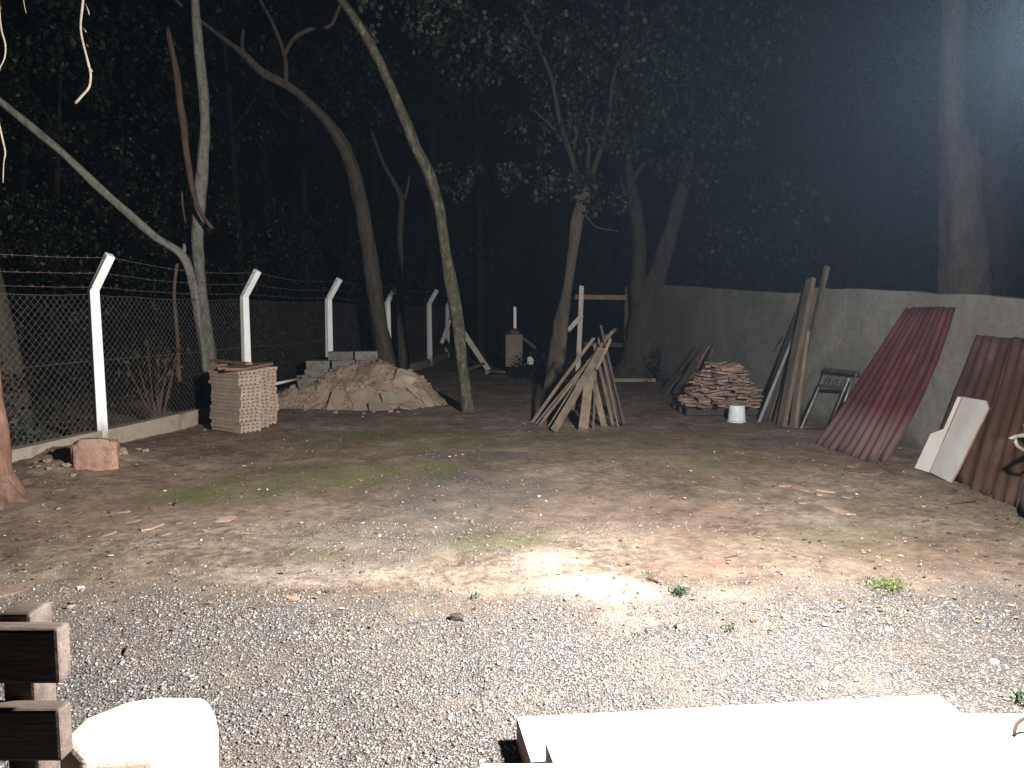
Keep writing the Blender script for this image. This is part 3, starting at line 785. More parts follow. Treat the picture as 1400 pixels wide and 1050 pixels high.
# left foreground trunks
tree('red_barked_tree', 'close reddish flaking trunk cut by the left edge, in front of the kerb',
     [(-8, 684, 6.35, 62), (-14, 640, 6.35, 52), (-22, 560, 6.35, 46), (-36, 450, 6.35, 44), (-60, 300, 6.3, 42), (-70, 100, 6.3, 40), (-80, -200, 6.3, 36)], 'bark_red',
     branches=[[(-10, 660, 6.3, 40), (18, 682, 6.25, 24), (45, 694, 6.2, 10)], [(-10, 670, 6.3, 30), (-2, 690, 6.1, 18), (0, 700, 6.0, 8)]],
     crown=[clustered(pt(-90, -330, 6.3), (1.2, 1.2, .8), 20, 60, .1)], flare=1.3, seed=8)
tree('dark_trunk_tree', 'thick dark brown trunk behind the chain link at the left edge',
     [(30, 640, 9.6, 56), (15, 560, 9.6, 50), (0, 470, 9.6, 46), (-18, 390, 9.6, 44), (-40, 280, 9.6, 42), (-60, 100, 9.6, 40), (-70, -150, 9.6, 36)], 'bark_brown',
     crown=[clustered(pt(-80, -250, 9.6), (1.8, 1.8, 1.0), 24, 60, .12)], flare=1.35, seed=9)
# trunks beyond the wall at the right
tree('stub_topped_tree', 'broad hazy trunk with a swollen knot, behind the right end of the wall',
     [(1316, 500, 15, 72), (1316, 400, 15, 64), (1315, 320, 15, 62), (1312, 260, 15, 58), (1311, 222, 15, 60), (1306, 200, 15, 44), (1300, 150, 15, 34), (1302, 80, 15, 34), (1306, 0, 15, 32), (1310, -200, 15, 26)], 'bark_warm',
     branches=[[(1318, 225, 15, 30), (1330, 195, 15, 18), (1335, 185, 15, 8)]], crown=[clustered(pt(1310, -250, 15), (2.4, 2.4, 1.5), 30, 60, .13)], flare=1.2, seed=10)
tree('far_right_tree', 'darker trunk partly hidden just right of the broad trunk beyond the wall',
     [(1366, 500, 17, 40), (1366, 400, 17, 38), (1364, 300, 17, 36), (1362, 240, 17, 34), (1370, 120, 17, 26), (1380, 0, 17, 22), (1390, -200, 17, 18)], 'bark_brown',
     crown=[clustered(pt(1390, -230, 17), (2.4, 2.4, 1.5), 30, 60, .13)], seed=11)

# trees deeper in the forest
spots = [(165, 17.5, 10), (70, 15, 9), (330, 19, 12), (420, 21, 14), (470, 24, 10), (590, 27, 18), (655, 24, 14), (700, 30, 22), (730, 26, 12), (830, 27, 16), (950, 22, 12), (1010, 25, 15),
         (1090, 23, 14), (1160, 27, 18), (1230, 24, 14), (30, 20, 14), (230, 24, 18), (510, 30, 20), (-60, 16, 14), (900, 31, 18), (1440, 20, 16), (375, 27, 15)]
lab = ['dim forest trunk just right of the nearest white fence post, deep behind the fence', 'dim forest trunk left of the nearest white fence post', 'dim forest trunk behind the second white fence post',
       'dim forest trunk between the second and third fence posts', 'dim forest trunk behind the third fence post', 'dim forest trunk behind the fifth fence post', 'dim forest trunk right of the mossy yard tree',
       'distant thick forest trunk behind the brown box', 'thin forest trunk left of the leafy tree', 'forest trunk between the leafy tree and the forked tree', 'thin forest trunk just right of the forked tree',
       'forest trunk above the flagstone heap beyond the wall', 'forest trunk above the leaning timbers beyond the wall', 'distant forest trunk above the folded metal frame beyond the wall',
       'forest trunk above the maroon sheets beyond the wall', 'dim forest trunk near the left edge behind the thick dark trunk', 'thick distant trunk between the dead branch and the fence',
       'distant thick trunk behind the fourth fence post', 'dim forest trunk at the far left beyond the photo edge', 'distant trunk right behind the forked tree', 'forest trunk at the far right beyond the photo edge',
       'thin forest trunk behind the tile stack between two fence posts']
for k, (px, d, w) in enumerate(spots):
    x0 = px + random.uniform(-6, 6)
    lean = random.uniform(-40, 40)
    sp = [(x0, 480, d, w), (x0 + lean * .2, 330, d, w * .85), (x0 + lean * .5, 180, d, w * .7), (x0 + lean * .9, 20, d, w * .55), (x0 + lean * 1.6, -220, d, w * .3)]
    cr = []
    c0 = pt(x0 + lean, 60, d)
    cr.append(clustered(c0, (1.9, 1.6, 3.0), 44, 60, .13, .5))
    cr.append(clustered(pt(x0 + lean * 1.4, -150, d), (2.4, 2, 1.8), 30, 50, .14, .6))
    if 0 < k: cr.append(clustered(pt(x0, 330, d + .5), (1.6, 1.2, 1.6), 16, 50, .12, .4))
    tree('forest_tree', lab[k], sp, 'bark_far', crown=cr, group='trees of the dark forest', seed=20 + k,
         branches=[[(x0 + lean * .5, 180, d, w * .4), (x0 + lean * .5 + random.choice((-1, 1)) * 40, 120, d, w * .25), (x0 + lean * .5 + random.choice((-1, 1)) * 60, 50, d, w * .12)]])

# thicket of leaves behind the fence and across the back (uncountable)
def thicket(name, label, boxes, m, kind='stuff'):
    Vs, Fs, off = [], [], 0
    for (x0, x1, y0, y1, z0, z1, ncl, per, size) in boxes:
        cs = []
        for _ in range(ncl):
            r_ = rng.uniform(.2, .6)
            cs.append(((rng.uniform(x0, x1), rng.uniform(y0, y1), z0 + (z1 - z0) * rng.random() ** 1.1), (r_, r_, r_ * .8)))
        V_, F_ = cloud(cs, [per] * ncl, size)
        Vs.append(V_); Fs.append(F_ + off); off += len(V_)
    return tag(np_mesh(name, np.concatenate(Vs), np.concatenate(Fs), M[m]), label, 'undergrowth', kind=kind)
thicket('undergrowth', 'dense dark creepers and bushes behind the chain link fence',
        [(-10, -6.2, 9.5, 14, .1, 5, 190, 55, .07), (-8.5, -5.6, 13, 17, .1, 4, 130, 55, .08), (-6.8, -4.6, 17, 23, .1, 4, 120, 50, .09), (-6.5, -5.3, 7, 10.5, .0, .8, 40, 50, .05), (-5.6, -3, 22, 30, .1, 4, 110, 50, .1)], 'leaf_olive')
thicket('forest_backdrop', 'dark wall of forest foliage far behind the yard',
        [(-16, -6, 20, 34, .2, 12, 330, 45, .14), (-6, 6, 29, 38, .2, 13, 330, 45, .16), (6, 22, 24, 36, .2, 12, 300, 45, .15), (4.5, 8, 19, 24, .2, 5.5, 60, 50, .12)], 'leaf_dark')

# hanging twigs near the left top
b_ = MB()
ptube(b_, [(118, -120, 5.0, 3), (113, -40, 5.0, 3.2), (113, 0, 5.0, 3.6), (110, 32, 5.0, 3.2), (112, 52, 5.0, 3.4), (117, 72, 5.0, 3.2), (122, 92, 5.0, 4), (124, 102, 5, 3.2), (122, 119, 5.0, 3.4), (112, 131, 5.0, 3.6), (103, 141, 5.0, 4)], n=6, sub=3, rough=.35)
ptube(b_, [(122, 92, 5, 3.2), (126, 98, 5, 2.5)], n=5, sub=1); ptube(b_, [(117, 6, 5, 1.4), (121, 16, 5, 2), (122, 20, 5, 1)], n=4, sub=1); ptube(b_, [(114, 38, 5, 1), (118, 44, 5, 1.2)], n=4, sub=1)
t_ = thing('hanging_twig', 'pale dry crooked twig hanging at the upper left of the photo', 'twig', pt(113, 0, 5))
b_.build('stem', M['twig_pale'], t_, smooth=True)
for p_, z_ in zip([pt(118, 92, 5.02), pt(117, 60, 5.02), pt(121, 12, 5.02)], [.03, .02, .022]):
    V_, F_ = leaves_arr(np.array([p_]), np.array([z_]), .8, .25)
    np_mesh('dead_leaf', V_ - np.array(t_.location), F_, M['leaf_brown'], t_)
b_ = MB()
ptube(b_, [(-6, -60, 4.8, 3), (0, 30, 4.8, 2.4), (7, 60, 4.8, 2.6), (6, 80, 4.8, 2), (-2, 100, 4.8, 1.6), (-4, 150, 4.8, 2), (2, 185, 4.8, 2.4), (7, 208, 4.8, 2.4), (5, 222, 4.8, 1.6), (4, 250, 4.8, 1.2)], n=5, sub=3, rough=.3)
ptube(b_, [(28, -60, 5.2, 1.6), (32, 0, 5.2, 1.6), (36, 18, 5.2, 1)], n=4, sub=2)
t_ = thing('hanging_creeper', 'thin creeper with a curled dead leaf hanging at the very left edge', 'creeper', pt(2, 0, 4.8))
b_.build('stem', M['twig_pale'], t_, smooth=True)
for p_, z_ in zip([pt(2, 8, 4.78), pt(8, 14, 4.78)], [.06, .045]):
    V_, F_ = leaves_arr(np.array([p_]), np.array([z_]), 1.0, .3)
    np_mesh('dead_leaf', V_ - np.array(t_.location), F_, M['leaf_brown'], t_)

# dead-leaf bush behind the chain link
t_ = thing('withered_shrub', 'withered shrub with curled red brown leaves behind the chain link fence', 'shrub', W(215, 590, 10.6))
t_.location.z = 0
b_ = MB(); Cs = []
for k in range(11):
    x1, y1 = random.uniform(168, 252), random.uniform(462, 545)
    ptube(b_, [(215 + random.uniform(-8, 8), 588, 10.6, 2.4), ((215 + x1) / 2, 540, 10.6, 2), (x1, y1, 10.6 + random.uniform(-.2, .2), 1)], n=4, sub=3)
    for q in range(10):
        Cs.append(pt(x1 + random.gauss(0, 9), y1 + random.gauss(4, 11), 10.6 + random.uniform(-.2, .2)))
b_.build('stem', M['dead_wood'], t_)
V_, F_ = leaves_arr(np.array(Cs), rng.uniform(.05, .11, len(Cs)), .7, .25)
add_crown(t_, [(V_, F_)], M['leaf_brown'], 'foliage')
# low green plant at the kerb
def small_plant(name, label, base, r, n, size, m='leaf_green', hgt=.2):
    t = thing(name, label, 'plant', base)
    C_ = np.array([base + Vector((random.gauss(0, r * .5), random.gauss(0, r * .5), .02 + random.random() * hgt)) for _ in range(n)])
    V_, F_ = leaves_arr(C_, rng.uniform(size * .6, size * 1.2, n), -.4, .3)
    add_crown(t, [(V_, F_)], M[m], 'foliage')
    return t
small_plant('green_weed', 'low green weeds behind the fence beside the dark trunk', Vector((-5.6, 8.2, 0)), .5, 260, .07, hgt=.35)
small_plant('grass_tuft', 'small bright green tuft in the earth at the right of the gravel edge', G(1215, 806), .10, 260, .018, 'grass', .02)
small_plant('grass_tuft', 'small green tuft at the edge of the pale sandy patch', G(930, 815), .05, 90, .022, 'leaf_green', .02)
small_plant('grass_tuft', 'tiny green sprout in the gravel below the sandy patch', G(998, 866), .03, 36, .016, 'leaf_green', .015)
small_plant('grass_tuft', 'tiny green sprout in the gravel at mid yard left of the sandy patch', G(650, 822), .03, 36, .016, 'leaf_green', .015)
small_plant('grass_tuft', 'green weed poking up beside the white step at the right edge', G(1398, 968), .04, 40, .025, 'leaf_green', .03)

# ------------------------------------------------------------------ clay tile stack
A0 = G(330, 594); A1 = G(289, 588); A2 = G(372, 577)
U = (A1 - A0); UL = U.length * .98; U.normalize(); Vv = (A2 - A0); VL = Vv.length * .84; Vv.normalize()
stack = thing('tile_stack', 'chest high stack of dusty clay blocks with red laths on top, by the second post', 'stack', A0)
TH = .047; nl = 17; cols = 3; cw = VL / cols
def tile_mesh():
    mb = MB()
    # slab with four grooves under it running along x
    prof = []
    gw = cw / 11
    ysq = [0] + sum([[g_ * gw * 2.4 + gw, g_ * gw * 2.4 + gw * 2] for g_ in range(4)], []) + [cw * .985]
    low = True
    zs = []
    top = TH * .94
    bot = []
    for q in range(len(ysq) - 1):
        z_ = 0 if q % 2 == 0 else TH * .42
        bot += [(ysq[q], z_), (ysq[q + 1], z_)]
    prof = bot + [(ysq[-1], top), (0, top)]
    n_ = len(prof)
    for xx_ in (0, UL):
        for (yy_, zz_) in prof: mb.v.append(Vector((xx_, yy_, zz_)))
    for q in range(n_):
        mb.f.append((q, (q + 1) % n_, n_ + (q + 1) % n_, n_ + q))
    mb.f += [tuple(range(n_))[::-1], tuple(range(n_, 2 * n_))]
    me = bpy.data.meshes.new('tile'); me.from_pydata(mb.v, [], mb.f); me.materials.append(M['tile_clay'])
    return me
tme = tile_mesh()
for c_ in range(cols):
    nl_c = nl if c_ < 2 else nl
    for l in range(nl_c):
        o = bpy.data.objects.new('tile', tme); col.objects.link(o); o.parent = stack
        loc = Vv * (c_ * cw + random.uniform(-.006, .006)) + U * (random.uniform(-.018, .018) + (.02 * math.sin(l * .5 + c_))) + Vector((0, 0, .01 + l * TH))
        X = U; Y = Vv; ang = random.uniform(-.02, .02)
        mat = Matrix((X, Y - X * X.dot(Y), Vector((0, 0, 1)))).transposed()
        # keep the frame orthogonal
        Yo = orth(X, Y); Z = X.cross(Yo)
        mat = Matrix((X, Yo, Z if Z.z > 0 else -Z)).transposed()
        o.matrix_local = Matrix.Translation(loc) @ mat.to_4x4() @ Matrix.Rotation(ang, 4, 'Z')
top = .01 + nl * TH
C0 = A0 + Vector((0, 0, top))
for k, (u0, v0, u1, v1, w_, zz) in enumerate(((.06, -.06, .05, VL + .05, .24, .024), (.30, -.02, .32, VL * .8, .16, .02), (UL + .12, .3, UL - .05, VL * .9, .12, .02), (.1, .5, UL + .35, .62, .10, .058))):
    b_ = MB().beam(C0 + U * u0 + Vv * v0 + Vector((0, 0, zz)), C0 + U * u1 + Vv * v1 + Vector((0, 0, zz + .005)), w_, .034, U if k < 3 else Vv, jit=.06)
    tag(b_.build('clay_lath', M['brick_red'], bevel=.004), ['long red clay lath on the front edge of the tile stack', 'second red lath lying flat behind the front one on the tile stack',
        'short red lath overhanging the left of the tile stack', 'crosswise red lath on top of the others on the tile stack'][k], 'lath', 'red laths on the tile stack')

# ------------------------------------------------------------------ sand heap
SC = G(492, 560); SC.y += .75
heap = MB()
gx, gy = 130, 90
def heap_h(x, y):
    h = 0
    for cx, cy, rx, ry, a_ in ((-.1, .25, 1.15, .85, .72), (-.85, -.1, .7, .6, .25), (-1.4, -.2, .7, .5, .2), (.62, .1, .62, .7, .36), (.1, -.35, .8, .5, .22), (1.0, .1, .4, .5, .14)):
        d2 = ((x - cx) / rx) ** 2 + ((y - cy) / ry) ** 2
        h = max(h, a_ * max(0, 1 - math.sqrt(d2)) ** .9 if d2 < 1 else 0) if False else h + a_ * math.exp(-d2 * 2.2)
    h = h * .97 - .06
    h += .12 * noise.noise(Vector((x * 2.6, y * 2.6, 0))) * min(1, max(h, 0) * 4) + .04 * noise.noise(Vector((x * 6, y * 6, 5))) * min(1, max(h, 0) * 5) + .035 * noise.noise(Vector((x * 15, y * 15, 5)))
    return h
for j in range(gy + 1):
    for i_ in range(gx + 1):
        x = -2.2 + 3.95 * i_ / gx; y = -1.35 + 2.9 * j / gy
        heap.v.append(SC + Vector((x, y, heap_h(x, y))))
for j in range(gy):
    for i_ in range(gx):
        a_ = j * (gx + 1) + i_; heap.f.append((a_, a_ + 1, a_ + gx + 2, a_ + gx + 1))
o = heap.build('sand_heap', M['sand'], smooth=True); tag(o, 'heap of brown building sand with slabs sliding down its front', 'sand heap')
def on_heap(px, py):
    """first hit of the sight line with the heap"""
    r = ray(px, py); t = 9.0
    while t < 16:
        p = Vector((0, 0, CAM_H)) + r * t
        if p.z <= max(0.0, heap_h(p.x - SC.x, p.y - SC.y)): return p
        t += .02
    return G(px, py)
def flat_slab(name, label, c, size, rot, m, cat='slab', parent=None, group=None):
    """irregular broken slab"""
    n_ = random.randint(6, 9); vs = []
    for z_ in (-.5, .5):
        random.seed(int(c.x * 1000) + 5)
        for k in range(n_):
            a_ = 2 * PI * (k + random.uniform(-.22, .22)) / n_; r_ = random.uniform(.34, .60)
            vs.append(Vector((math.cos(a_) * r_ * size[0] * 1.05, math.sin(a_) * r_ * size[1] * 1.05, z_ * size[2])))
    fs = [tuple(range(n_))[::-1], tuple(range(n_, 2 * n_))] + [(k, (k + 1) % n_, n_ + (k + 1) % n_, n_ + k) for k in range(n_)]
    me = bpy.data.meshes.new(name); me.from_pydata(vs, [], fs); me.materials.append(m)
    o = bpy.data.objects.new(name, me); col.objects.link(o)
    o.location = c - (parent.location if parent else Vector((0, 0, 0))); o.rotation_euler = rot
    if parent: o.parent = parent
    if label: tag(o, label, cat, group)
    return o
def rect_slab(name, label, c, size, rot, m, cat='slab'):
    b_ = MB().box((0, 0, 0), size); me = bpy.data.meshes.new(name)
    me.from_pydata([v + Vector((random.uniform(-.01, .01), random.uniform(-.01, .01), 0)) for v in b_.v], [], b_.f); me.materials.append(m)
    o = bpy.data.objects.new(name, me); col.objects.link(o); o.location = c; o.rotation_euler = rot
    bv = o.modifiers.new('bevel', 'BEVEL'); bv.width = .006
    return tag(o, label, cat)
def on_slope(name, label, px, py, size, spin, m, lift=.02, tip=0.0):
    p = on_heap(px, py); e_ = .08; x_, y_ = p.x - SC.x, p.y - SC.y
    n_ = Vector((-(heap_h(x_ + e_, y_) - heap_h(x_ - e_, y_)) / (2 * e_), -(heap_h(x_, y_ + e_) - heap_h(x_, y_ - e_)) / (2 * e_), 1)).normalized()
    n_ = (n_ + Vector((tip, -.25, 0))).normalized()
    o = rect_slab(name, label, p + n_ * (lift + size[2] * .3), size, (0, 0, 0), m)
    q_ = Vector((0, 0, 1)).rotation_difference(n_)
    o.rotation_euler = (q_.to_matrix() @ Matrix.Rotation(spin, 3, 'Z')).to_euler()
    return o
random.seed(31)
on_slope('slab', 'upright tan slab leaning on the left front of the sand heap', 462, 552, (.24, .36, .05), -.12, M['slab_tan'], .06, .15)
on_slope('slab', 'tan slab half buried at the front middle of the sand heap', 492, 558, (.2, .3, .05), .15, M['slab_tan'], .0)
on_slope('slab', 'greenish slab lying at the front of the sand heap', 519, 560, (.34, .24, .05), .2, M['slab_green'], .03, .1)
on_slope('slab', 'greenish slab tipped on edge above the front one on the sand heap', 535, 547, (.36, .22, .045), .5, M['slab_green'], .04, .2)
on_slope('slab', 'small tan slab at the right foot of the sand heap', 558, 560, (.24, .16, .04), -.3, M['slab_tan'], .03)
on_slope('slab', 'thin tan slab sliding off the right side of the sand heap', 580, 548, (.34, .14, .035), -.6, M['slab_tan'], .04, .1)
on_slope('slab', 'tan slab edge sticking out below the boulder on the sand heap', 568, 538, (.3, .12, .035), -.5, M['slab_tan'], .03, .2)
p = on_heap(552, 526); o = lump('boulder', p + Vector((.0, .02, .06)), (.40, .28, .33), M['rock'], 9.3, rough=.3, rotz=.2); o.rotation_euler = (.4, .35, 0)
tag(o, 'rounded pale boulder resting near the top right of the sand heap', 'boulder')
for k in range(60):
    px, py = random.uniform(400, 595), random.uniform(505, 570)
    p = on_heap(px, py)
    o = lump('clod', p, (random.uniform(.03, .09),) * 3, M['sand' if k % 3 else 'slab_tan'], k * 2.2, sub=2, rough=.5)
    tag(o, 'crumbly clod of sand on the face of the heap', 'clod', 'clods on the sand heap')
hx = rng.uniform(-2.0, 1.6, 5200); hy = rng.uniform(-1.2, .6, 5200)
hzv = np.array([heap_h(a_, b_) for a_, b_ in zip(hx, hy)]); k_ = hzv > -.01 + .0 * hx
k_ = (hzv > .0) & (rng.random(5200) < .8)
C = np.stack([SC.x + hx[k_], SC.y + hy[k_], hzv[k_] + .004], 1)
tag(rocks('sand_crumbs', C, rng.gamma(1.4, .008, len(C)) + .006, M['sand_crumb']), 'loose crumbs and grit over the face of the sand heap', 'grit')
# block stack behind
B0 = W(421, 540, 13.1); B0.z = 0
bst = thing('block_stack', 'stack of mossy grey concrete blocks behind the left of the sand heap', 'stack', B0, rotz=0)
bm_ = MB().box((0, 0, 0), (.385, .185, .14)); bme = bpy.data.meshes.new('block'); bme.from_pydata(bm_.v, [], bm_.f); bme.materials.append(M['block_green'])
for r_ in range(6):
    for c_ in range(3):
        for q in range(2):
            if r_ == 5 and c_ in (0,): continue
            if r_ == 4 and c_ == 0 and q == 0 and False: continue
            o = bpy.data.objects.new('block', bme); col.objects.link(o); o.parent = bst
            o.location = (.19 + c_ * .393 - (.1 if r_ % 2 else 0) * .4 + random.uniform(-.012, .012), q * .2 + c_ * .12 + random.uniform(-.01, .01), .075 + r_ * .146)
            o.rotation_euler = (random.uniform(-.02, .02), random.uniform(-.02, .02), .28 + random.uniform(-.12, .12))
p = G(411, 548); rect_slab('block', 'single grey block set on end at the left foot of the block stack', W(413, 523, 12.75), (.17, .15, .26), (0, -.1, .4), M['block_green'], 'block')
b_ = MB().tube([W(371, 526, 11.2), W(412, 517, 12.2)], [.022, .02], n=8, sub=1)
tag(b_.build('pale_pole', M['conc_pale'], smooth=True), 'short pale pole bridging the tile stack and the block stack', 'pole')

# ------------------------------------------------------------------ plank tripod
def plank(name, label, p, q, w_, t_, m, wd=Vector((1, 0, 0)), group=None, cat='plank', parent=None):
    b_ = MB(); k = 6; d_ = (q - p)
    X0 = orth(d_, wd); Y0 = d_.normalized().cross(X0)
    bow = random.uniform(-.012, .012); bow2 = random.uniform(-.01, .01)
    for j in range(k + 1):
        t = j / k; c_ = p.lerp(q, t) + X0 * bow * math.sin(PI * t) + Y0 * bow2 * math.sin(PI * t)
        for a_, c2 in ((-1, -1), (1, -1), (1, 1), (-1, 1)):
            jj_ = random.uniform(-.02, .02)
            e_ = d_.normalized() * (random.uniform(-.02, .02) if j in (0, k) else 0)
            b_.v.append(c_ + X0 * (a_ * w_ / 2 * (1 + jj_)) + Y0 * (c2 * t_ / 2) + e_)
    for j in range(k):
        for q_ in range(4): b_.f.append((j * 4 + q_, j * 4 + (q_ + 1) % 4, j * 4 + 4 + (q_ + 1) % 4, j * 4 + 4 + q_))
    b_.f += [(3, 2, 1, 0), (k * 4, k * 4 + 1, k * 4 + 2, k * 4 + 3)]
    o = b_.build(name, m, parent, bevel=.003)
    if label: tag(o, label, cat, group)
    return o
TD = 10.9
GRP = 'planks stacked as a tripod'
def gz(px, py): 
    p = G(px, py); p.z = 0; return p
plank('plank', 'long thin plank at the far left of the tripod, leaning right', gz(728, 577), W(812, 462, 10.9), .045, .02, M['plank'], group=GRP)
plank('plank', 'second thin lath from the left of the tripod', gz(737, 582), W(838, 452, 11.0), .04, .02, M['plank'], group=GRP)
plank('plank', 'broad tan plank in the middle left of the tripod, its foot furthest forward', gz(757, 589), W(823, 475, 10.8), .10, .03, M['plank'], group=GRP)
plank('plank', 'plank crossing the top of the tripod from lower left to upper right', gz(745, 560), W(842, 449, 11.2), .05, .022, M['plank_dark'], group=GRP)
plank('plank', 'short broad pale plank in the top centre of the tripod', W(780, 560, 10.9), W(826, 478, 11.1), .13, .02, M['plank'], group=GRP)
plank('post', 'upright thick post in the middle of the tripod', gz(797, 588), W(806, 500, 10.9), .125, .09, M['plank_tan'], group=GRP, cat='post')
plank('plank', 'tan plank just right of the upright post of the tripod', gz(826, 583), W(806, 492, 10.85), .085, .03, M['plank_tan'], group=GRP)
plank('plank', 'thin edge-on plank second from the right of the tripod', gz(838, 583), W(812, 470, 10.95), .045, .03, M['plank'], group=GRP)
plank('plank', 'rightmost thin plank of the tripod with a dark face', gz(853, 583), W(821, 446, 11.0), .035, .09, M['plank_dark'], group=GRP)
plank('plank', 'pale short lath tip sticking out of the top right of the tripod', W(815, 505, 10.7), W(835, 463, 10.75), .04, .02, M['plank_tan'], group=GRP)
plank('plank', 'dark back plank behind the upright post of the tripod', gz(780, 560), W(822, 462, 11.2), .07, .02, M['plank_dark'], group=GRP)
for k, (x0, y0, x1, y1, yy_, w_, lb) in enumerate(((733, 579, 806, 492, 10.8, .022, 'thinnest pale lath low on the left of the tripod'), (742, 570, 820, 478, 10.95, .028, 'grey thin lath between the two left planks of the tripod'),
        (750, 583, 830, 458, 11.05, .024, 'thin dark lath just left of the broad tan plank of the tripod'), (811, 586, 815, 488, 10.95, .03, 'thin lath right of the upright post of the tripod'), (845, 584, 818, 462, 10.9, .02, 'thin lath second from the right edge of the tripod'))):
    plank('plank', lb, gz(x0, y0), W(x1, y1, yy_), w_, .015, M['plank' if k % 2 else 'plank_tan'], group=GRP)
plank('plank', 'broad dark board filling the right rear of the tripod', gz(842, 568), W(818, 470, 11.3), .13, .02, M['plank_dark'], group=GRP)
plank('plank', 'tan plank leaning left inside the tripod behind the broad one', gz(765, 572), W(818, 480, 11.0), .06, .025, M['plank'], group=GRP)

# ------------------------------------------------------------------ stuff at the back of the yard
b_ = MB().beam(gz(663, 511), gz(722, 511), .12, .14, Vector((0, 1, 0)))
tag(b_.build('kerb_stone', M['conc_curb'], bevel=.01), 'low pale kerb piece before the brown box at the back', 'kerb')
b_ = MB().beam(gz(828, 522) , gz(896, 522), .12, .16, Vector((0, 1, 0)))
tag(b_.build('kerb_stone', M['conc_curb'], bevel=.01), 'low kerb piece in front of the forked tree', 'kerb')
d0 = 21.0
plank('white_post', 'pale straight post standing right of the leafy tree', Vector((W(789, 500, 16.5).x, 16.5, 0)), W(795, 391, 16.5), .10, .10, M['conc_pale'], cat='post')
plank('white_brace', 'short pale brace leaning from the leafy tree to the straight post', W(777, 452, 16.3), W(795, 432, 16.4), .09, .08, M['conc_pale'], cat='brace')
plank('leaning_post', 'pale concrete post leaning down to the right behind the yard tree', W(629, 447, 20), Vector((W(668, 495, 20).x, 20, .05)), .13, .11, M['conc_pale'], cat='post')
plank('leaning_post', 'pale brace leaning left of the yard tree foot below the last fence post', W(604, 469, 22), W(615, 437, 22), .11, .1, M['conc_pale'], cat='post')
plank('upright_post', 'thin white post rising out of the brown box at the back', Vector((W(703, 500, 19.5).x, 19.5, 0)), W(704, 420, 19.5), .07, .07, M['conc_white'], cat='post')
# gate frame of brown rails
gt = thing('gate_frame', 'dark wooden gate frame between the straight post and the forked tree', 'gate', Vector((W(825, 500, 18.5).x, 18.5, 0)))
plank('rail', None, W(785, 406, 18.5), W(856, 407, 18.5), .11, .06, M['wood_raw'], Vector((0, 0, 1)), parent=gt)
plank('post', None, Vector((W(856, 500, 18.55).x, 18.6, 0)), W(857, 392, 18.6), .1, .1, M['plank_dark'], parent=gt)
plank('rail', None, W(798, 470, 18.5), W(852, 472, 18.5), .10, .04, M['plank_dark'], Vector((0, 0, 1)), parent=gt)
# brown box on legs
bx0 = Vector((W(704, 500, 19).x, 19, 0))
bt = thing('meter_box', 'brown box with a small domed cap standing on a dark base at the back', 'box', bx0)
zt = W(704, 457, 19).z; zb = W(704, 501, 19).z
MB().box(bx0 + Vector((-.02, 0, (zt + zb) / 2)), (.42, .35, zt - zb)).build('body', M['box_brown'], bt, bevel=.02)
MB().tube([bx0 + Vector((-.02, 0, zt - .01)), bx0 + Vector((-.02, 0, zt + .05)), bx0 + Vector((-.02, 0, zt + .12)), bx0 + Vector((-.02, 0, zt + .15))], [.17, .16, .1, .02], n=14, sub=2).build('cap', M['dead_wood'], bt, smooth=True)
MB().tube([bx0, bx0 + Vector((0, 0, zb - .002))], [.13, .12], n=10, sub=1).build('base', M['plank_dark'], bt)
random.seed(5)
for k, (px, py, s_, lb) in enumerate(((725, 493, .14, 'pale scrap of sheeting left of the leafy tree'), (743, 486, .12, 'small white scrap caught in the weeds by the leafy tree'), (757, 470, .08, 'white flake hanging beside the leafy tree trunk'))):
    o = lump('scrap', Vector((W(px, py, 17.6).x, 17.6, max(.05, W(px, py, 17.6).z))), (s_, s_ * .3, s_ * 1.2), M['conc_pale'], k + 4., sub=2, rough=.4); tag(o, lb, 'scrap')
for k, (x0, y0, x1, y1, w_, lb) in enumerate(((672, 508, 700, 516, .14, 'short pale board lying flat below the brown box at the back'), (722, 512, 748, 500, .10, 'pale lath lying tilted against the dark bush at the back'),
        (735, 478, 715, 462, .08, 'thin grey stick leaning right of the brown box at the back'), (812, 500, 846, 503, .12, 'grey board lying low under the gate frame at the back'), (640, 505, 662, 497, .1, 'grey lath lying at the foot of the leaning concrete post'))):
    A_ = W(x0, y0, 18.6); B_ = W(x1, y1, 18.9); A_.z = max(A_.z, .03); B_.z = max(B_.z, .03)
    plank('board', lb, A_, B_, w_, .03, M['plank'], cat='board')
# pile of brush carrying the scraps
V_, F_ = cloud([((W(738, 490, 17.9).x, 17.9, .25), (.7, .4, .45)), ((W(728, 500, 17.9).x, 17.9, .1), (.6, .4, .3))], [500, 300], .08)
tag(np_mesh('brush_pile', V_, F_, M['leaf_olive']), 'low dark bush at the back left of the leafy tree', 'bush', kind='stuff')
V_, F_ = cloud([((W(902, 505, 17.2).x, 17.2, .3), (.35, .3, .5))], [300], .07)
tag(np_mesh('weed_clump', V_, F_, M['leaf_olive']), 'dark weeds at the foot of the far end of the wall', 'weeds', kind='stuff')

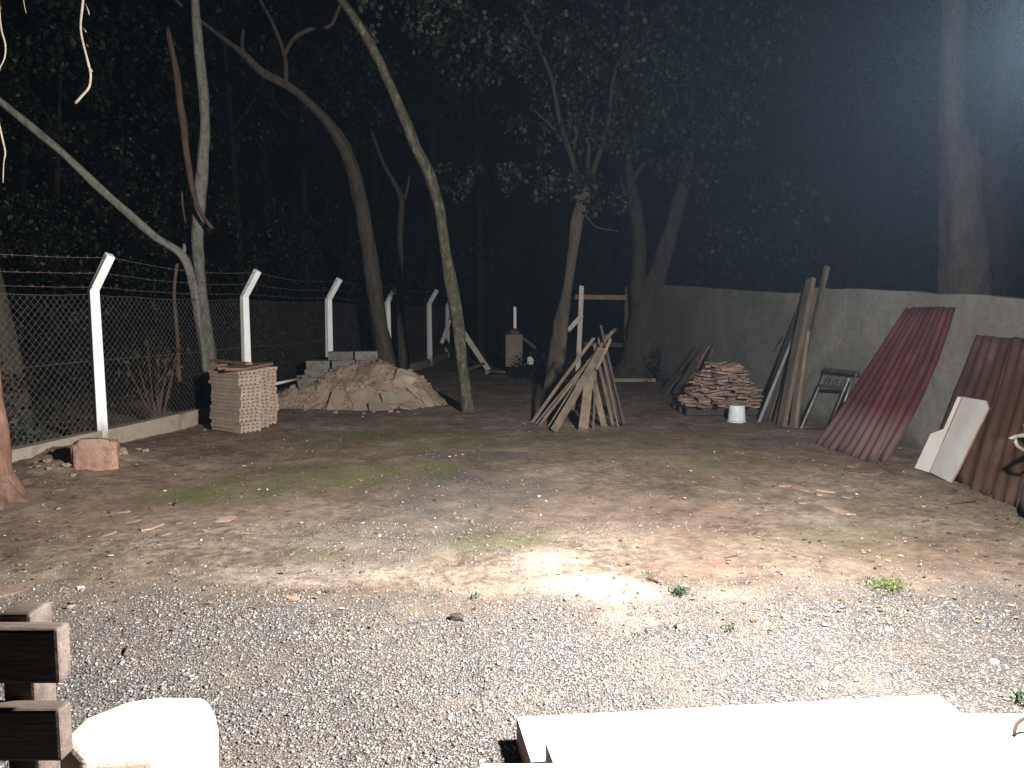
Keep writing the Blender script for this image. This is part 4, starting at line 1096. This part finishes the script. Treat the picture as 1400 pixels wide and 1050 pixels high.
# ------------------------------------------------------------------ boards and flagstones against the wall
WG = 'boards leaning on the wall behind the flagstones'
def leanb(lb, p0, p1, w_, t_, m, off=.03, grp=WG, nm='board', cat='board'):
    return plank(nm, lb, gz(*p0), onwall(p1[0], p1[1], off), w_, t_, m, wd=wdir, group=grp, cat=cat)
leanb('narrow brown board at the left end of the boards behind the flagstones', (915, 531), (951, 474), .12, .03, M['plank'])
leanb('dark red board under the pale one behind the flagstones', (925, 540), (966, 472), .3, .025, M['brick_red'], .06)
leanb('pale broad board across the middle behind the flagstones', (922, 542), (955, 492), .32, .03, M['plank_tan'], .5)
leanb('grey plank at the right end of the boards behind the flagstones', (944, 545), (975, 473), .12, .03, M['plank'], .05)
leanb('dark grey sheet lying lowest at the left of the flagstones', (906, 538), (928, 510), .38, .02, M['slate'], .5)
# flagstones
F0 = G(985, 563); F0.z = 0
pile = thing('flagstone_pile', 'heap of thin pink broken flagstones on a dark pallet, left of the white bucket', 'pile', F0)
plm = M['plank_dark']
for k in range(3):
    MB().box(F0 + Vector((0, -.45 + .45 * k, .05)), (1.3, .09, .08)).build('pallet_bearer', plm, pile)
for k in range(6):
    MB().box(F0 + Vector((-.58 + k * .23, 0, .103)), (.12, 1.0, .02)).build('pallet_board', plm, pile)
random.seed(77)
cnt = 0
for lay in range(21):
    hfr = lay / 21
    hw = .66 * (1 - hfr ** 1.3 * .8); hd = .52 * (1 - hfr * .35)
    z_ = .13 + lay * .031
    nn = int(14 * (1 - hfr * .55))
    for k in range(nn):
        a_ = 2 * PI * (k + random.random() * .6) / nn
        x = math.cos(a_) * hw * random.uniform(.62, .95) + hfr * .04; y = math.sin(a_) * hd * random.uniform(.55, .9)
        if cnt >= 255: break
        flat_slab('flagstone', None, F0 + Vector((x, y, z_ + random.uniform(-.006, .008))), (random.uniform(.18, .34), random.uniform(.14, .26), random.uniform(.022, .034)),
                  (random.uniform(-.22, .22), random.uniform(-.22, .22), random.uniform(0, PI)), M['stone_pink'], parent=pile)
        random.seed(cnt * 13 + 1000); cnt += 1
# bucket
bk = G(1007, 577); bk.z = 0
bkt = thing('bucket', 'pale white plastic bucket upturned on the ground in front of the flagstones', 'bucket', bk)
mb = MB(); R0, R1, hb = .105, .122, .235
prof = [(0.001, .004), (R0, .0), (R0 + .003, .01), (R1, hb), (R1 + .008, hb), (R1 + .008, hb - .02), (R1 + .0085, hb + .004), (R1 - .004, hb + .004), (R0 - .004, .012), (.001, .012)]
n_ = 22
for r_, z_ in prof:
    for k in range(n_): mb.v.append(bk + Vector((math.cos(2 * PI * k / n_) * r_, math.sin(2 * PI * k / n_) * r_, hb + .005 - z_)))
for j in range(len(prof) - 1):
    for k in range(n_): mb.f.append((j * n_ + k, j * n_ + (k + 1) % n_, (j + 1) * n_ + (k + 1) % n_, (j + 1) * n_ + k))
mb.build('body', M['bucket'], bkt, smooth=True)

# planks leaning at mid wall
PG = 'timbers leaning against the wall right of the bucket'
leanb('tallest thick brown timber with a cut square top above the wall', (1068, 586), (1109, 381), .16, .06, M['plank'], .06, PG, 'timber', 'timber')
leanb('second brown timber close behind the tallest one, its tip slanting above the wall', (1086, 570), (1131, 364), .07, .05, M['plank'], .03, PG, 'timber', 'timber')
leanb('pale lower timber at the right of the leaning timbers', (1085, 584), (1102, 455), .13, .05, M['plank_tan'], .2, PG, 'timber', 'timber')
leanb('dark beam on the left of the leaning timbers', (1042, 570), (1094, 428), .13, .08, M['plank_dark'], .05, PG, 'timber', 'timber')
leanb('galvanised pipe leaning between the dark beam and the brown timber', (1037, 578), (1088, 452), .035, .035, M['metal_pipe'], .12, PG, 'pipe', 'pipe')
leanb('thin dark rod leaning left of the timbers over the flagstones', (1018, 549), (1070, 461), .022, .022, M['metal_dark'], .02, PG, 'rod', 'rod')
leanb('narrow dark lath between the pipe and the tallest timber', (1058, 580), (1100, 420), .05, .03, M['plank_dark'], .1, PG, 'timber', 'timber')
leanb('short grey board behind the pipe of the leaning timbers', (1050, 572), (1076, 490), .14, .025, M['plank'], .15, PG, 'timber', 'timber')

# folded metal frame
fr_ = thing('metal_frame', 'folded tubular metal frame with a dark ornamented top bar leaning on the wall', 'metal frame', G(1110, 588))
def rail(nm, p, q, r_, m): 
    return MB().tube([p, q], [r_, r_], n=8, sub=1).build(nm, m, fr_, smooth=True)
tl = onwall(1128, 505, .12); tr = onwall(1174, 511, .12); bl = gz(1095, 588); br = gz(1132, 587)
rail('leg', bl + Vector((0, 0, .02)), W(1126, 514, tl.y), .014, M['metal_pale'])
rail('leg', br + Vector((0, 0, .02)), W(1161, 517, tr.y), .012, M['metal_pale'])
rail('leg', bl + Vector((.12, .15, .02)), tl + Vector((.03, .05, 0)), .014, M['metal_dark'])
rail('leg', br + Vector((.12, .15, .02)), tr + Vector((.0, .05, 0)), .014, M['metal_dark'])
rail('brace', W(1153, 554, tr.y - .25), W(1166, 517, tr.y - .05), .012, M['metal_pipe'])
MB().beam(tl + Vector((-.02, 0, 0)), tr + Vector((.02, 0, 0)), .05, .02, Vector((0, 0, 1))).build('top_bar', M['metal_dark'], fr_, bevel=.004)
ml_ = tl.lerp(bl, .27); mr_ = tr.lerp(br, .27)
MB().beam(ml_, mr_, .045, .02, Vector((0, 0, 1))).build('lower_bar', M['metal_dark'], fr_, bevel=.004)
for k in range(3):
    c_ = tl.lerp(tr, (k + 1) / 4).lerp(ml_.lerp(mr_, (k + 1) / 4), .5)
    r_ = .05
    ux = (tr - tl).normalized(); uz = (tl - ml_).normalized()
    MB().tube([c_ + ux * math.cos(a_) * r_ + uz * math.sin(a_) * r_ for a_ in np.linspace(0, 2 * PI, 13)], [.006] * 13, n=5, sub=1, caps=False).build('scroll', M['metal_dark'], fr_, smooth=True)
rail('foot_bar', bl.lerp(tl, .04) + Vector((.02, .02, 0)), br.lerp(tr, .04) + Vector((.02, .02, 0)), .014, M['metal_dark'])

# ------------------------------------------------------------------ corrugated sheets
def sheet_mat(name, c1, c2, c3, dust, lo, hi):
    m, nt, b = new_mat(name, .62, .3)
    v = coords(nt, (1, 1, .35)); v2 = coords(nt)
    f = nz(nt, v, 3.2, 7, .7, .5); f2 = nz(nt, v2, 40, 5, .7)
    c = ramp(nt, f, [(.3, c1), (.52, c2), (.72, c3)])
    at = nd(nt, "ShaderNodeAttribute"); at.attribute_name = 'along'
    s = mth(nt, 'ADD', at.outputs["Fac"], mth(nt, 'MULTIPLY', mth(nt, 'SUBTRACT', f, .5), .18))
    c = mixc(nt, ramp(nt, s, [(lo, (.8, .8, .8)), (hi, (0, 0, 0))]), c, dust)
    c = mixc(nt, .5, c, ramp(nt, f2, [(.3, (.6, .6, .6)), (.7, (1.15, 1.15, 1.15))]), 'MULTIPLY')
    nt.links.new(c, b.inputs["Base Color"]); bump(nt, b, f2, .3, .003)
    return m
M['sheet_red'] = sheet_mat('dull maroon roofing', (0.042, 0.013, 0.012), (0.072, 0.020, 0.018), (0.15, 0.042, 0.03), (0.15, 0.098, 0.088), .18, .34)
M['sheet_rust'] = sheet_mat('rusted roofing', (0.038, 0.018, 0.011), (0.064, 0.030, 0.018), (0.094, 0.068, 0.056), (0.083, 0.049, 0.034), .02, .2)
def corr(name, label, bl, br, tr, tl, ridges, amp, m, group=None, bow=0.0, th=.004, trap=False):
    """corrugated sheet from its four corners; ridges run from bottom to top"""
    nu = ridges * 12; nv = 14
    mb = MB(); al = []
    N_ = (br - bl).cross(tl - bl).normalized()
    if N_.dot(Vector((0, 0, CAM_H)) - bl) < 0: N_ = -N_
    side = (br - bl).normalized()
    for s_ in (0, 1):
        for j in range(nv + 1):
            v_ = j / nv
            for i_ in range(nu + 1):
                u_ = i_ / nu
                p = bl.lerp(br, u_).lerp(tl.lerp(tr, u_), v_)
                w_ = math.sin(2 * PI * ridges * u_)
                if trap: w_ = max(-1, min(1, w_ * 2.2))
                p = p + N_ * (amp * w_ * (.75 + .6 * noise.noise(Vector((u_ * 4, v_ * 4, 8)))) - s_ * th + .02 * noise.noise(Vector((u_ * 2.5, v_ * 2.2, ridges))) + .006 * noise.noise(Vector((u_ * 9, v_ * 7, ridges + 3)))) + side * bow * math.sin(PI * v_)
                if j == 0: p = p + (tl - bl).normalized() * random.uniform(-.01, .01)
                mb.v.append(p); al.append(v_)
    w = nu + 1; off = w * (nv + 1)
    for j in range(nv):
        for i_ in range(nu):
            a_ = j * w + i_
            mb.f.append((a_, a_ + 1, a_ + w + 1, a_ + w)); mb.f.append((off + a_ + w, off + a_ + w + 1, off + a_ + 1, off + a_))
    for i_ in range(nu):
        mb.f.append((i_, off + i_, off + i_ + 1, i_ + 1)); a_ = nv * w + i_; mb.f.append((a_, a_ + 1, off + a_ + 1, off + a_))
    for j in range(nv):
        a_ = j * w; mb.f.append((a_, a_ + w, off + a_ + w, off + a_)); a_ = j * w + nu; mb.f.append((a_, off + a_, off + a_ + w, a_ + w))
    o = mb.build(name, m, smooth=True)
    at = o.data.attributes.new('along', 'FLOAT', 'POINT'); at.data.foreach_set('value', np.array(al, np.float32))
    return tag(o, label, 'roofing sheet', group)
up = lambda p, z: Vector((p.x, p.y, z))
corr('roofing_sheet', 'front maroon corrugated sheet with dusty pink foot, leaning on the wall', gz(1114, 607), gz(1196, 634), onwall(1292, 421, .08), onwall(1238, 421, .08), 8, .012, M['sheet_red'], 'maroon roofing sheets', .03)
corr('roofing_sheet', 'second maroon sheet showing its redder right edge beside the front one', gz(1140, 609), gz(1214, 632), onwall(1307, 420, .05), onwall(1248, 420, .05), 7, .012, M['sheet_red'], 'maroon roofing sheets', .09)
RS = (gz(1264, 641), gz(1342, 672), onwall(1394, 463, .10), onwall(1335, 458, .10))
corr('roofing_sheet', 'left rusty brown corrugated sheet behind the white boards', *RS, 5, .011, M['sheet_rust'], 'rusty roofing sheets', .0)
corr('roofing_sheet', 'right rusty brown corrugated sheet running out of the right edge', gz(1325, 670), gz(1440, 715), onwall(1490, 470, .16), onwall(1386, 461, .16), 7, .011, M['sheet_rust'], 'rusty roofing sheets', .0)
def sheet_hit(px, py, off):
    n_ = (RS[1] - RS[0]).cross(RS[3] - RS[0]).normalized()
    if n_.dot(Vector((0, 0, CAM_H)) - RS[0]) < 0: n_ = -n_
    r = ray(px, py); o_ = Vector((0, 0, CAM_H)); t = (RS[0] + n_ * off - o_).dot(n_) / r.dot(n_)
    return o_ + r * t
# white boards
def poly_board(name, label, pxs, d_, th):
    """flat panel given by its outline; all its corners lie in the leaning plane through the two feet"""
    bl_, br_ = gz(*pxs[0]), gz(*pxs[1])
    a_ = (br_ - bl_).normalized(); top_ = d_
    n_ = a_.cross(top_ - br_).normalized()
    if n_.y > 0: n_ = -n_
    pts = []
    for px, py in pxs:
        r = ray(px, py); o_ = Vector((0, 0, CAM_H)); t = (bl_ - o_).dot(n_) / r.dot(n_); pts.append(o_ + r * t)
    k = len(pts); vs = pts + [p_ - n_ * th for p_ in pts]
    fs = [tuple(range(k)), tuple(range(k, 2 * k))[::-1]] + [(q, q + k, (q + 1) % k + k, (q + 1) % k) for q in range(k)]
    mb = MB().add(vs, fs)
    o = mb.build(name, M['board_white'], bevel=.003)
    o.data.materials.append(M['board_edge'])
    for q in range(k): o.data.polygons[2 + q].material_index = 1
    return tag(o, label, 'board')
poly_board('white_board', 'white rectangular board leaning in front of the rusty sheets', [(1274, 647), (1302, 661), (1310, 648), (1354, 558), (1351, 549), (1317, 543)], sheet_hit(1310, 648, .05).y if False else sheet_hit(1351, 549, .06), .02)
poly_board('white_board', 'cream board with a stepped left edge behind the white rectangular one', [(1250, 640), (1270, 646), (1314, 543), (1309, 542), (1290, 586), (1272, 593)], sheet_hit(1314, 543, .09), .02)

# ------------------------------------------------------------------ wheelbarrow cut by the right edge
wc = G(1420, 712); wc.z = .19
wb = thing('wheelbarrow', 'wheelbarrow cut by the right edge, black tyre with a peach rim before the rusty sheets', 'wheelbarrow', Vector((wc.x, wc.y, 0)))
ax = Vector((.35, -.94, 0)).normalized(); fw = Vector((.94, .35, 0)).normalized()
def ring(c_, R_, r_, m, nm, par, n1=28, n2=10):
    mb = MB()
    for i_ in range(n1):
        a_ = 2 * PI * i_ / n1; dr = fw * math.cos(a_) + Vector((0, 0, 1)) * math.sin(a_)
        for j in range(n2):
            b2 = 2 * PI * j / n2; mb.v.append(c_ + dr * (R_ + r_ * math.cos(b2)) + ax * r_ * math.sin(b2))
    for i_ in range(n1):
        for j in range(n2):
            mb.f.append((i_ * n2 + j, ((i_ + 1) % n1) * n2 + j, ((i_ + 1) % n1) * n2 + (j + 1) % n2, i_ * n2 + (j + 1) % n2))
    return mb.build(nm, m, par, smooth=True)
wh = ring(wc, .148, .042, M['tyre'], 'wheel', wb)
rm = MB().tube([wc - ax * .03, wc - ax * .012, wc + ax * .012, wc + ax * .03], [.06, .112, .112, .06], n=20, sub=1)
o = rm.build('rim', M['rim'], wb, smooth=False)
# tray
tc_ = wc + fw * .62 + Vector((0, 0, .36)); mb = MB()
rings_ = [(.30, .20, -.16), (.42, .32, .12), (.43, .33, .125), (.41, .31, .12), (.29, .19, -.145)]
for hw, hd, z_ in rings_:
    for sx, sy in ((-1, -1), (1, -1), (1, 1), (-1, 1)):
        mb.v.append(tc_ + fw * hw * sx + ax * hd * sy + Vector((0, 0, z_)))
for j in range(4):
    for q in range(4): mb.f.append((j * 4 + q, j * 4 + (q + 1) % 4, j * 4 + 4 + (q + 1) % 4, j * 4 + 4 + q))
mb.f += [(3, 2, 1, 0), (16, 17, 18, 19)]
mb.build('tray', M['barrow'], wb, bevel=.02)
for s_ in (-1, 1):
    MB().tube([wc + ax * .07 * s_, wc + fw * .25 + ax * .16 * s_ + Vector((0, 0, .0)), wc + fw * .9 + ax * .27 * s_ + Vector((0, 0, .12)), wc + fw * 1.45 + ax * .30 * s_ + Vector((0, 0, .4))], [.016] * 4, n=8, sub=4).build('handle', M['metal_pale'], wb, smooth=True)
    MB().tube([wc + fw * .8 + ax * .25 * s_ + Vector((0, 0, .1)), wc + fw * .85 + ax * .25 * s_ + Vector((0, 0, -.18)), wc + fw * .98 + ax * .25 * s_ + Vector((0, 0, -.18)), wc + fw * 1.05 + ax * .27 * s_ + Vector((0, 0, .17))], [.013] * 4, n=8, sub=3).build('leg', M['metal_pale'], wb, smooth=True)
    MB().tube([W(1386, 601, wc.y), W(1388, 597, wc.y), wc + fw * .5 + Vector((0, 0, .50)) + ax * .1 * s_], [.014] * 3, n=8, sub=2).build('stay', M['metal_pale'], wb, smooth=True)
MB().tube([W(1387, 600, wc.y), W(1400, 616, wc.y), tc_ - fw * .34 + Vector((0, 0, -.02))], [.014] * 3, n=8, sub=2).build('stay', M['metal_pale'], wb, smooth=True)

# ------------------------------------------------------------------ scraps on the ground
random.seed(12)
scr = [(1072, 664, .16), (1095, 668, .22), (1100, 685, .24), (1122, 676, .12), (1132, 672, .2), (1148, 698, .26), (1160, 680, .12), (1083, 690, .12), (1185, 646, .4), (1170, 640, .22),
       (185, 712, .2), (205, 722, .24), (165, 700, .16), (225, 730, .2), (150, 730, .14), (240, 715, .1), (20, 808, .3), (1360, 909, .05), (1215, 862, .035), (400, 818, .09), (110, 807, .06), (80, 672, .14), (310, 712, .14)]
for k, (px, py, s_) in enumerate(scr):
    p = G(px, py); p.z = H(p.x, p.y) + .001
    wher = 'broken tan tile scrap on the earth before the maroon sheets' if k < 8 else 'flat pale scrap lying at the foot of the maroon sheets' if k < 10 else 'flat pinkish scrap half buried in the earth near the kerb' if k < 16 else 'small pale flake lying on the ground of the yard'
    grp = 'tile scraps before the maroon sheets' if k < 8 else 'scraps at the foot of the maroon sheets' if k < 10 else 'scraps near the kerb' if k < 16 else 'pale flakes in the yard'
    flat_slab('scrap', wher, p, (s_, s_ * random.uniform(.4, .8), .016), (random.uniform(-.08, .08), random.uniform(-.08, .08), random.uniform(0, PI)), M['board_white'] if s_ < .07 else M['stone_pink'], 'scrap', group=grp)
    random.seed(k * 7 + 3)
# sticks and dark clods
for k, (px, py, a_, l_) in enumerate(((895, 797, 2.2, .12), (1000, 760, .4, .10), (172, 893, 1.9, .09), (625, 845, .1, .07), (1315, 690, .3, .3), (1030, 730, .7, .12), (550, 620, .5, .15), (240, 690, 1.8, .12))):
    p = G(px, py); p.z = H(p.x, p.y) + .01; d_ = Vector((math.cos(a_), math.sin(a_), .05))
    o = MB().tube([p - d_ * l_ / 2, p + Vector((.006, .004, .004)), p + d_ * l_ / 2], [.006, .008, .004], n=6, sub=3, rough=.4).build('stick', M['dead_wood'], smooth=True)
    tag(o, 'short dark stick lying on the ground of the yard', 'stick', 'sticks lying in the yard')
p = G(624, 846); p.z = .012
tag(lump('clod', p, (.07, .05, .03), M['plank_dark'], 3.3, sub=2), 'small dark clod on the gravel in the middle foreground', 'clod')
# soil crumbs by the kerb
for k in range(34):
    x = -4.45 + random.gauss(0, .28); y = 7.5 + random.gauss(0, .38)
    s_ = random.uniform(.03, .09)
    o = lump('soil_clod', Vector((x, y, H(x, y) + s_ * .2)), (s_, s_ * .8, s_ * .6), M['brick_pink'] if k % 6 == 0 else M['sand'], k * 1.3, sub=2, rough=.5)
    tag(o, 'lump of loose soil heaped against the kerb near the first post', 'clod', 'soil clods along the kerb')

# ------------------------------------------------------------------ foreground: white steps, stone, rail
ZA, ZB, ZC = .09, .165, .30
a0 = G(706, 980, ZA); a1 = G(1283, 949, ZA); a2 = G(1316, 975, ZA); a3 = G(1500, 974, ZA); an = G(724, 1036, ZA)
def slab(name, label, poly, z0, z1):
    k = len(poly)
    vs = [Vector((p.x, p.y, z0)) for p in poly] + [Vector((p.x, p.y, z1)) for p in poly]
    fs = [tuple(range(k))[::-1], tuple(range(k, 2 * k))] + [(q, (q + 1) % k, (q + 1) % k + k, q + k) for q in range(k)]
    o = MB().add(vs, fs).build(name, M['step_white'], bevel=.006)
    o.data.materials.append(M['step_side'])
    return tag(o, label, 'step')
dn = (an - a0); dn.z = 0
nearA = a0 + dn.normalized() * 1.6
o = slab('porch_step', 'lowest white cement step with darker brown left side in the right foreground', [nearA, Vector((2.6, nearA.y, 0)), Vector((2.6, a3.y, 0)), a3, a2, a1, a0], -.1, ZA)
o.data.polygons[2 + 6].material_index = 1
b0 = G(745, 1013, ZB); bnr = b0 + dn.normalized() * 1.5
bR = b0 + (a1 - a0).normalized() * 2.4
o = slab('porch_step', 'upper white cement step set on the lowest one', [bnr, Vector((2.5, bnr.y, 0)), Vector((2.5, bR.y, 0)), bR, b0], ZA + .001, ZB)
o.data.polygons[2 + 4].material_index = 1
c0 = G(656, 1043, .2); c1 = G(1390, 1040, .2)
o = slab('porch_floor', 'white cement porch edge nearest the camera at the bottom right', [Vector((c0.x, .2, 0)), Vector((2.7, .2, 0)), Vector((2.7, c1.y, 0)), c1, c0], -.1, .2)
tag(o, cat='porch')
# curved rusty handle on the step
q0 = G(1386, 1003, ZB + .01)
o = MB().tube([q0, q0 + Vector((.018, .012, .028)), q0 + Vector((.05, .02, .042)), q0 + Vector((.09, .02, .035)), q0 + Vector((.11, .015, 0))], [.006] * 5, n=8, sub=4).build('iron_hook', M['rust'], smooth=True)
tag(o, 'small bent rusty iron hook standing on the white step at the right edge', 'hook')
# whitewashed stone
b0_ = W(190, 1010, 2.05)
import bmesh
bm = bmesh.new()
outline = [(-.20, -.08), (-.205, .04), (-.12, .15), (-.02, .18), (.12, .175), (.175, .10), (.185, -.06), (.12, -.17), (-.08, -.19)]
zs = [(-.32, 1.02), (-.1, 1.0), (.06, 1.0), (.115, .97), (.14, .86)]
vsl = []
cz = W(190, 962, 2.2).z - .13
for z_, s_ in zs:
    vsl.append([bm.verts.new((x * s_ + .008 * noise.noise(Vector((x * 9, y * 9, z_ * 9))), y * s_, z_)) for x, y in outline])
for r_ in range(len(zs) - 1):
    for k in range(len(outline)):
        bm.faces.new((vsl[r_][k], vsl[r_][(k + 1) % 9], vsl[r_ + 1][(k + 1) % 9], vsl[r_ + 1][k]))
bm.faces.new(vsl[-1]); bm.faces.new(vsl[0][::-1])
bmesh.ops.recalc_face_normals(bm, faces=bm.faces)
me = bpy.data.meshes.new('white_stone'); bm.to_mesh(me); bm.free()
o = link_mesh('white_stone', me, M['stone_white'], None, Vector((b0_.x, 2.07, cz)))
sub_ = o.modifiers.new('bevel', 'BEVEL'); sub_.width = .02; sub_.segments = 3
# stretch its foot down to the ground
for v_ in me.vertices:
    if v_.co.z < -.3: v_.co.z = -cz - .02
tag(o, 'whitewashed block of stone with a rusty stain in the left foreground', 'stone')
# stained wooden rail (porch balustrade end)
rl = thing('plank_railing', 'dark brown plank railing end cut by the left edge in the foreground', 'railing', Vector((-1.0, 1.36, 0)))
def rp(nm, x0, x1, y0, y1, z0, z1, m, bev=.006):
    return MB().box(((x0 + x1) / 2, (y0 + y1) / 2, (z0 + z1) / 2), (x1 - x0, y1 - y0, z1 - z0)).build(nm, m, rl, bevel=bev)
yR = 1.30
z1t = W(40, 861, yR).z; z1b = W(40, 936, yR).z; z2t = W(40, 971, yR).z; z2b = W(40, 1042, yR).z
xr = W(80, 900, yR).x; xr2 = W(82, 1000, yR).x
rp('rail_plank', -1.9, xr, yR, yR + .04, z1b, z1t, M['rail_wood'])
rp('rail_plank', -1.9, xr2, yR, yR + .04, z2b, z2t, M['rail_wood'])
rp('rail_plank', -1.9, xr2 - .005, yR, yR + .04, z2b - .15, z2b - .045, M['rail_wood'])
xp1 = W(48, 950, yR + .043).x
rp('rail_post', xp1 - .058, xp1, yR + .042, yR + .11, 0, z1t + .012, M['rail_wood'])
rp('rail_post', -1.75, -1.69, yR + .042, yR + .11, 0, z1t + .01, M['rail_wood'])

# ------------------------------------------------------------------ the floodlight that lights the yard
fx = thing('floodlight', 'black floodlight on a timber post at the porch corner', 'floodlight', Vector((LAMP.x + .17, LAMP.y - .16, 0)))
pp = Vector((LAMP.x + .17, LAMP.y - .16, 0))
MB().box(pp + Vector((0, 0, 1.35)), (.09, .09, 2.7)).build('post', M['plank_dark'], fx, bevel=.005)
zq = LAMP_AIM; xq = orth(zq, Vector((0.86, .5, 0))); yq = zq.cross(xq)
MB().box(LAMP - zq * .05, (.28, .22, .07), xq, yq, zq).build('housing', M['lamp_body'], fx, bevel=.01)
MB().tube([LAMP - zq * .085, pp + Vector((0, 0, 2.42))], [.015, .015], n=8, sub=1).build('bracket', M['lamp_body'], fx)
em = bpy.data.materials.new('lamp glass'); em.use_nodes = True
em.node_tree.nodes["Principled BSDF"].inputs["Emission Color"].default_value = (1, .96, .9, 1); em.node_tree.nodes["Principled BSDF"].inputs["Emission Strength"].default_value = 20
MB().box(LAMP - zq * .012, (.22, .16, .004), xq, yq, zq).build('glass', em, fx)

# ------------------------------------------------------------------ thin night mist
hz = MB().box((0, 140, 12), (440, 520, 26))
hz = MB().box((0, 18, 5.9), (44, 46, 14.2))
hm = bpy.data.materials.new('night mist'); hm.use_nodes = True
hnt = hm.node_tree; hnt.nodes.clear()
pv = hnt.nodes.new("ShaderNodeVolumePrincipled"); ho = hnt.nodes.new("ShaderNodeOutputMaterial")
pv.inputs["Color"].default_value = (0.5, 0.72, 1.0, 1); pv.inputs["Density"].default_value = 0.0012; pv.inputs["Anisotropy"].default_value = 0.45
hnt.links.new(pv.outputs[0], ho.inputs["Volume"])
o = hz.build('haze', hm); tag(o, 'thin bluish night mist hanging over the yard', 'mist', kind='stuff')
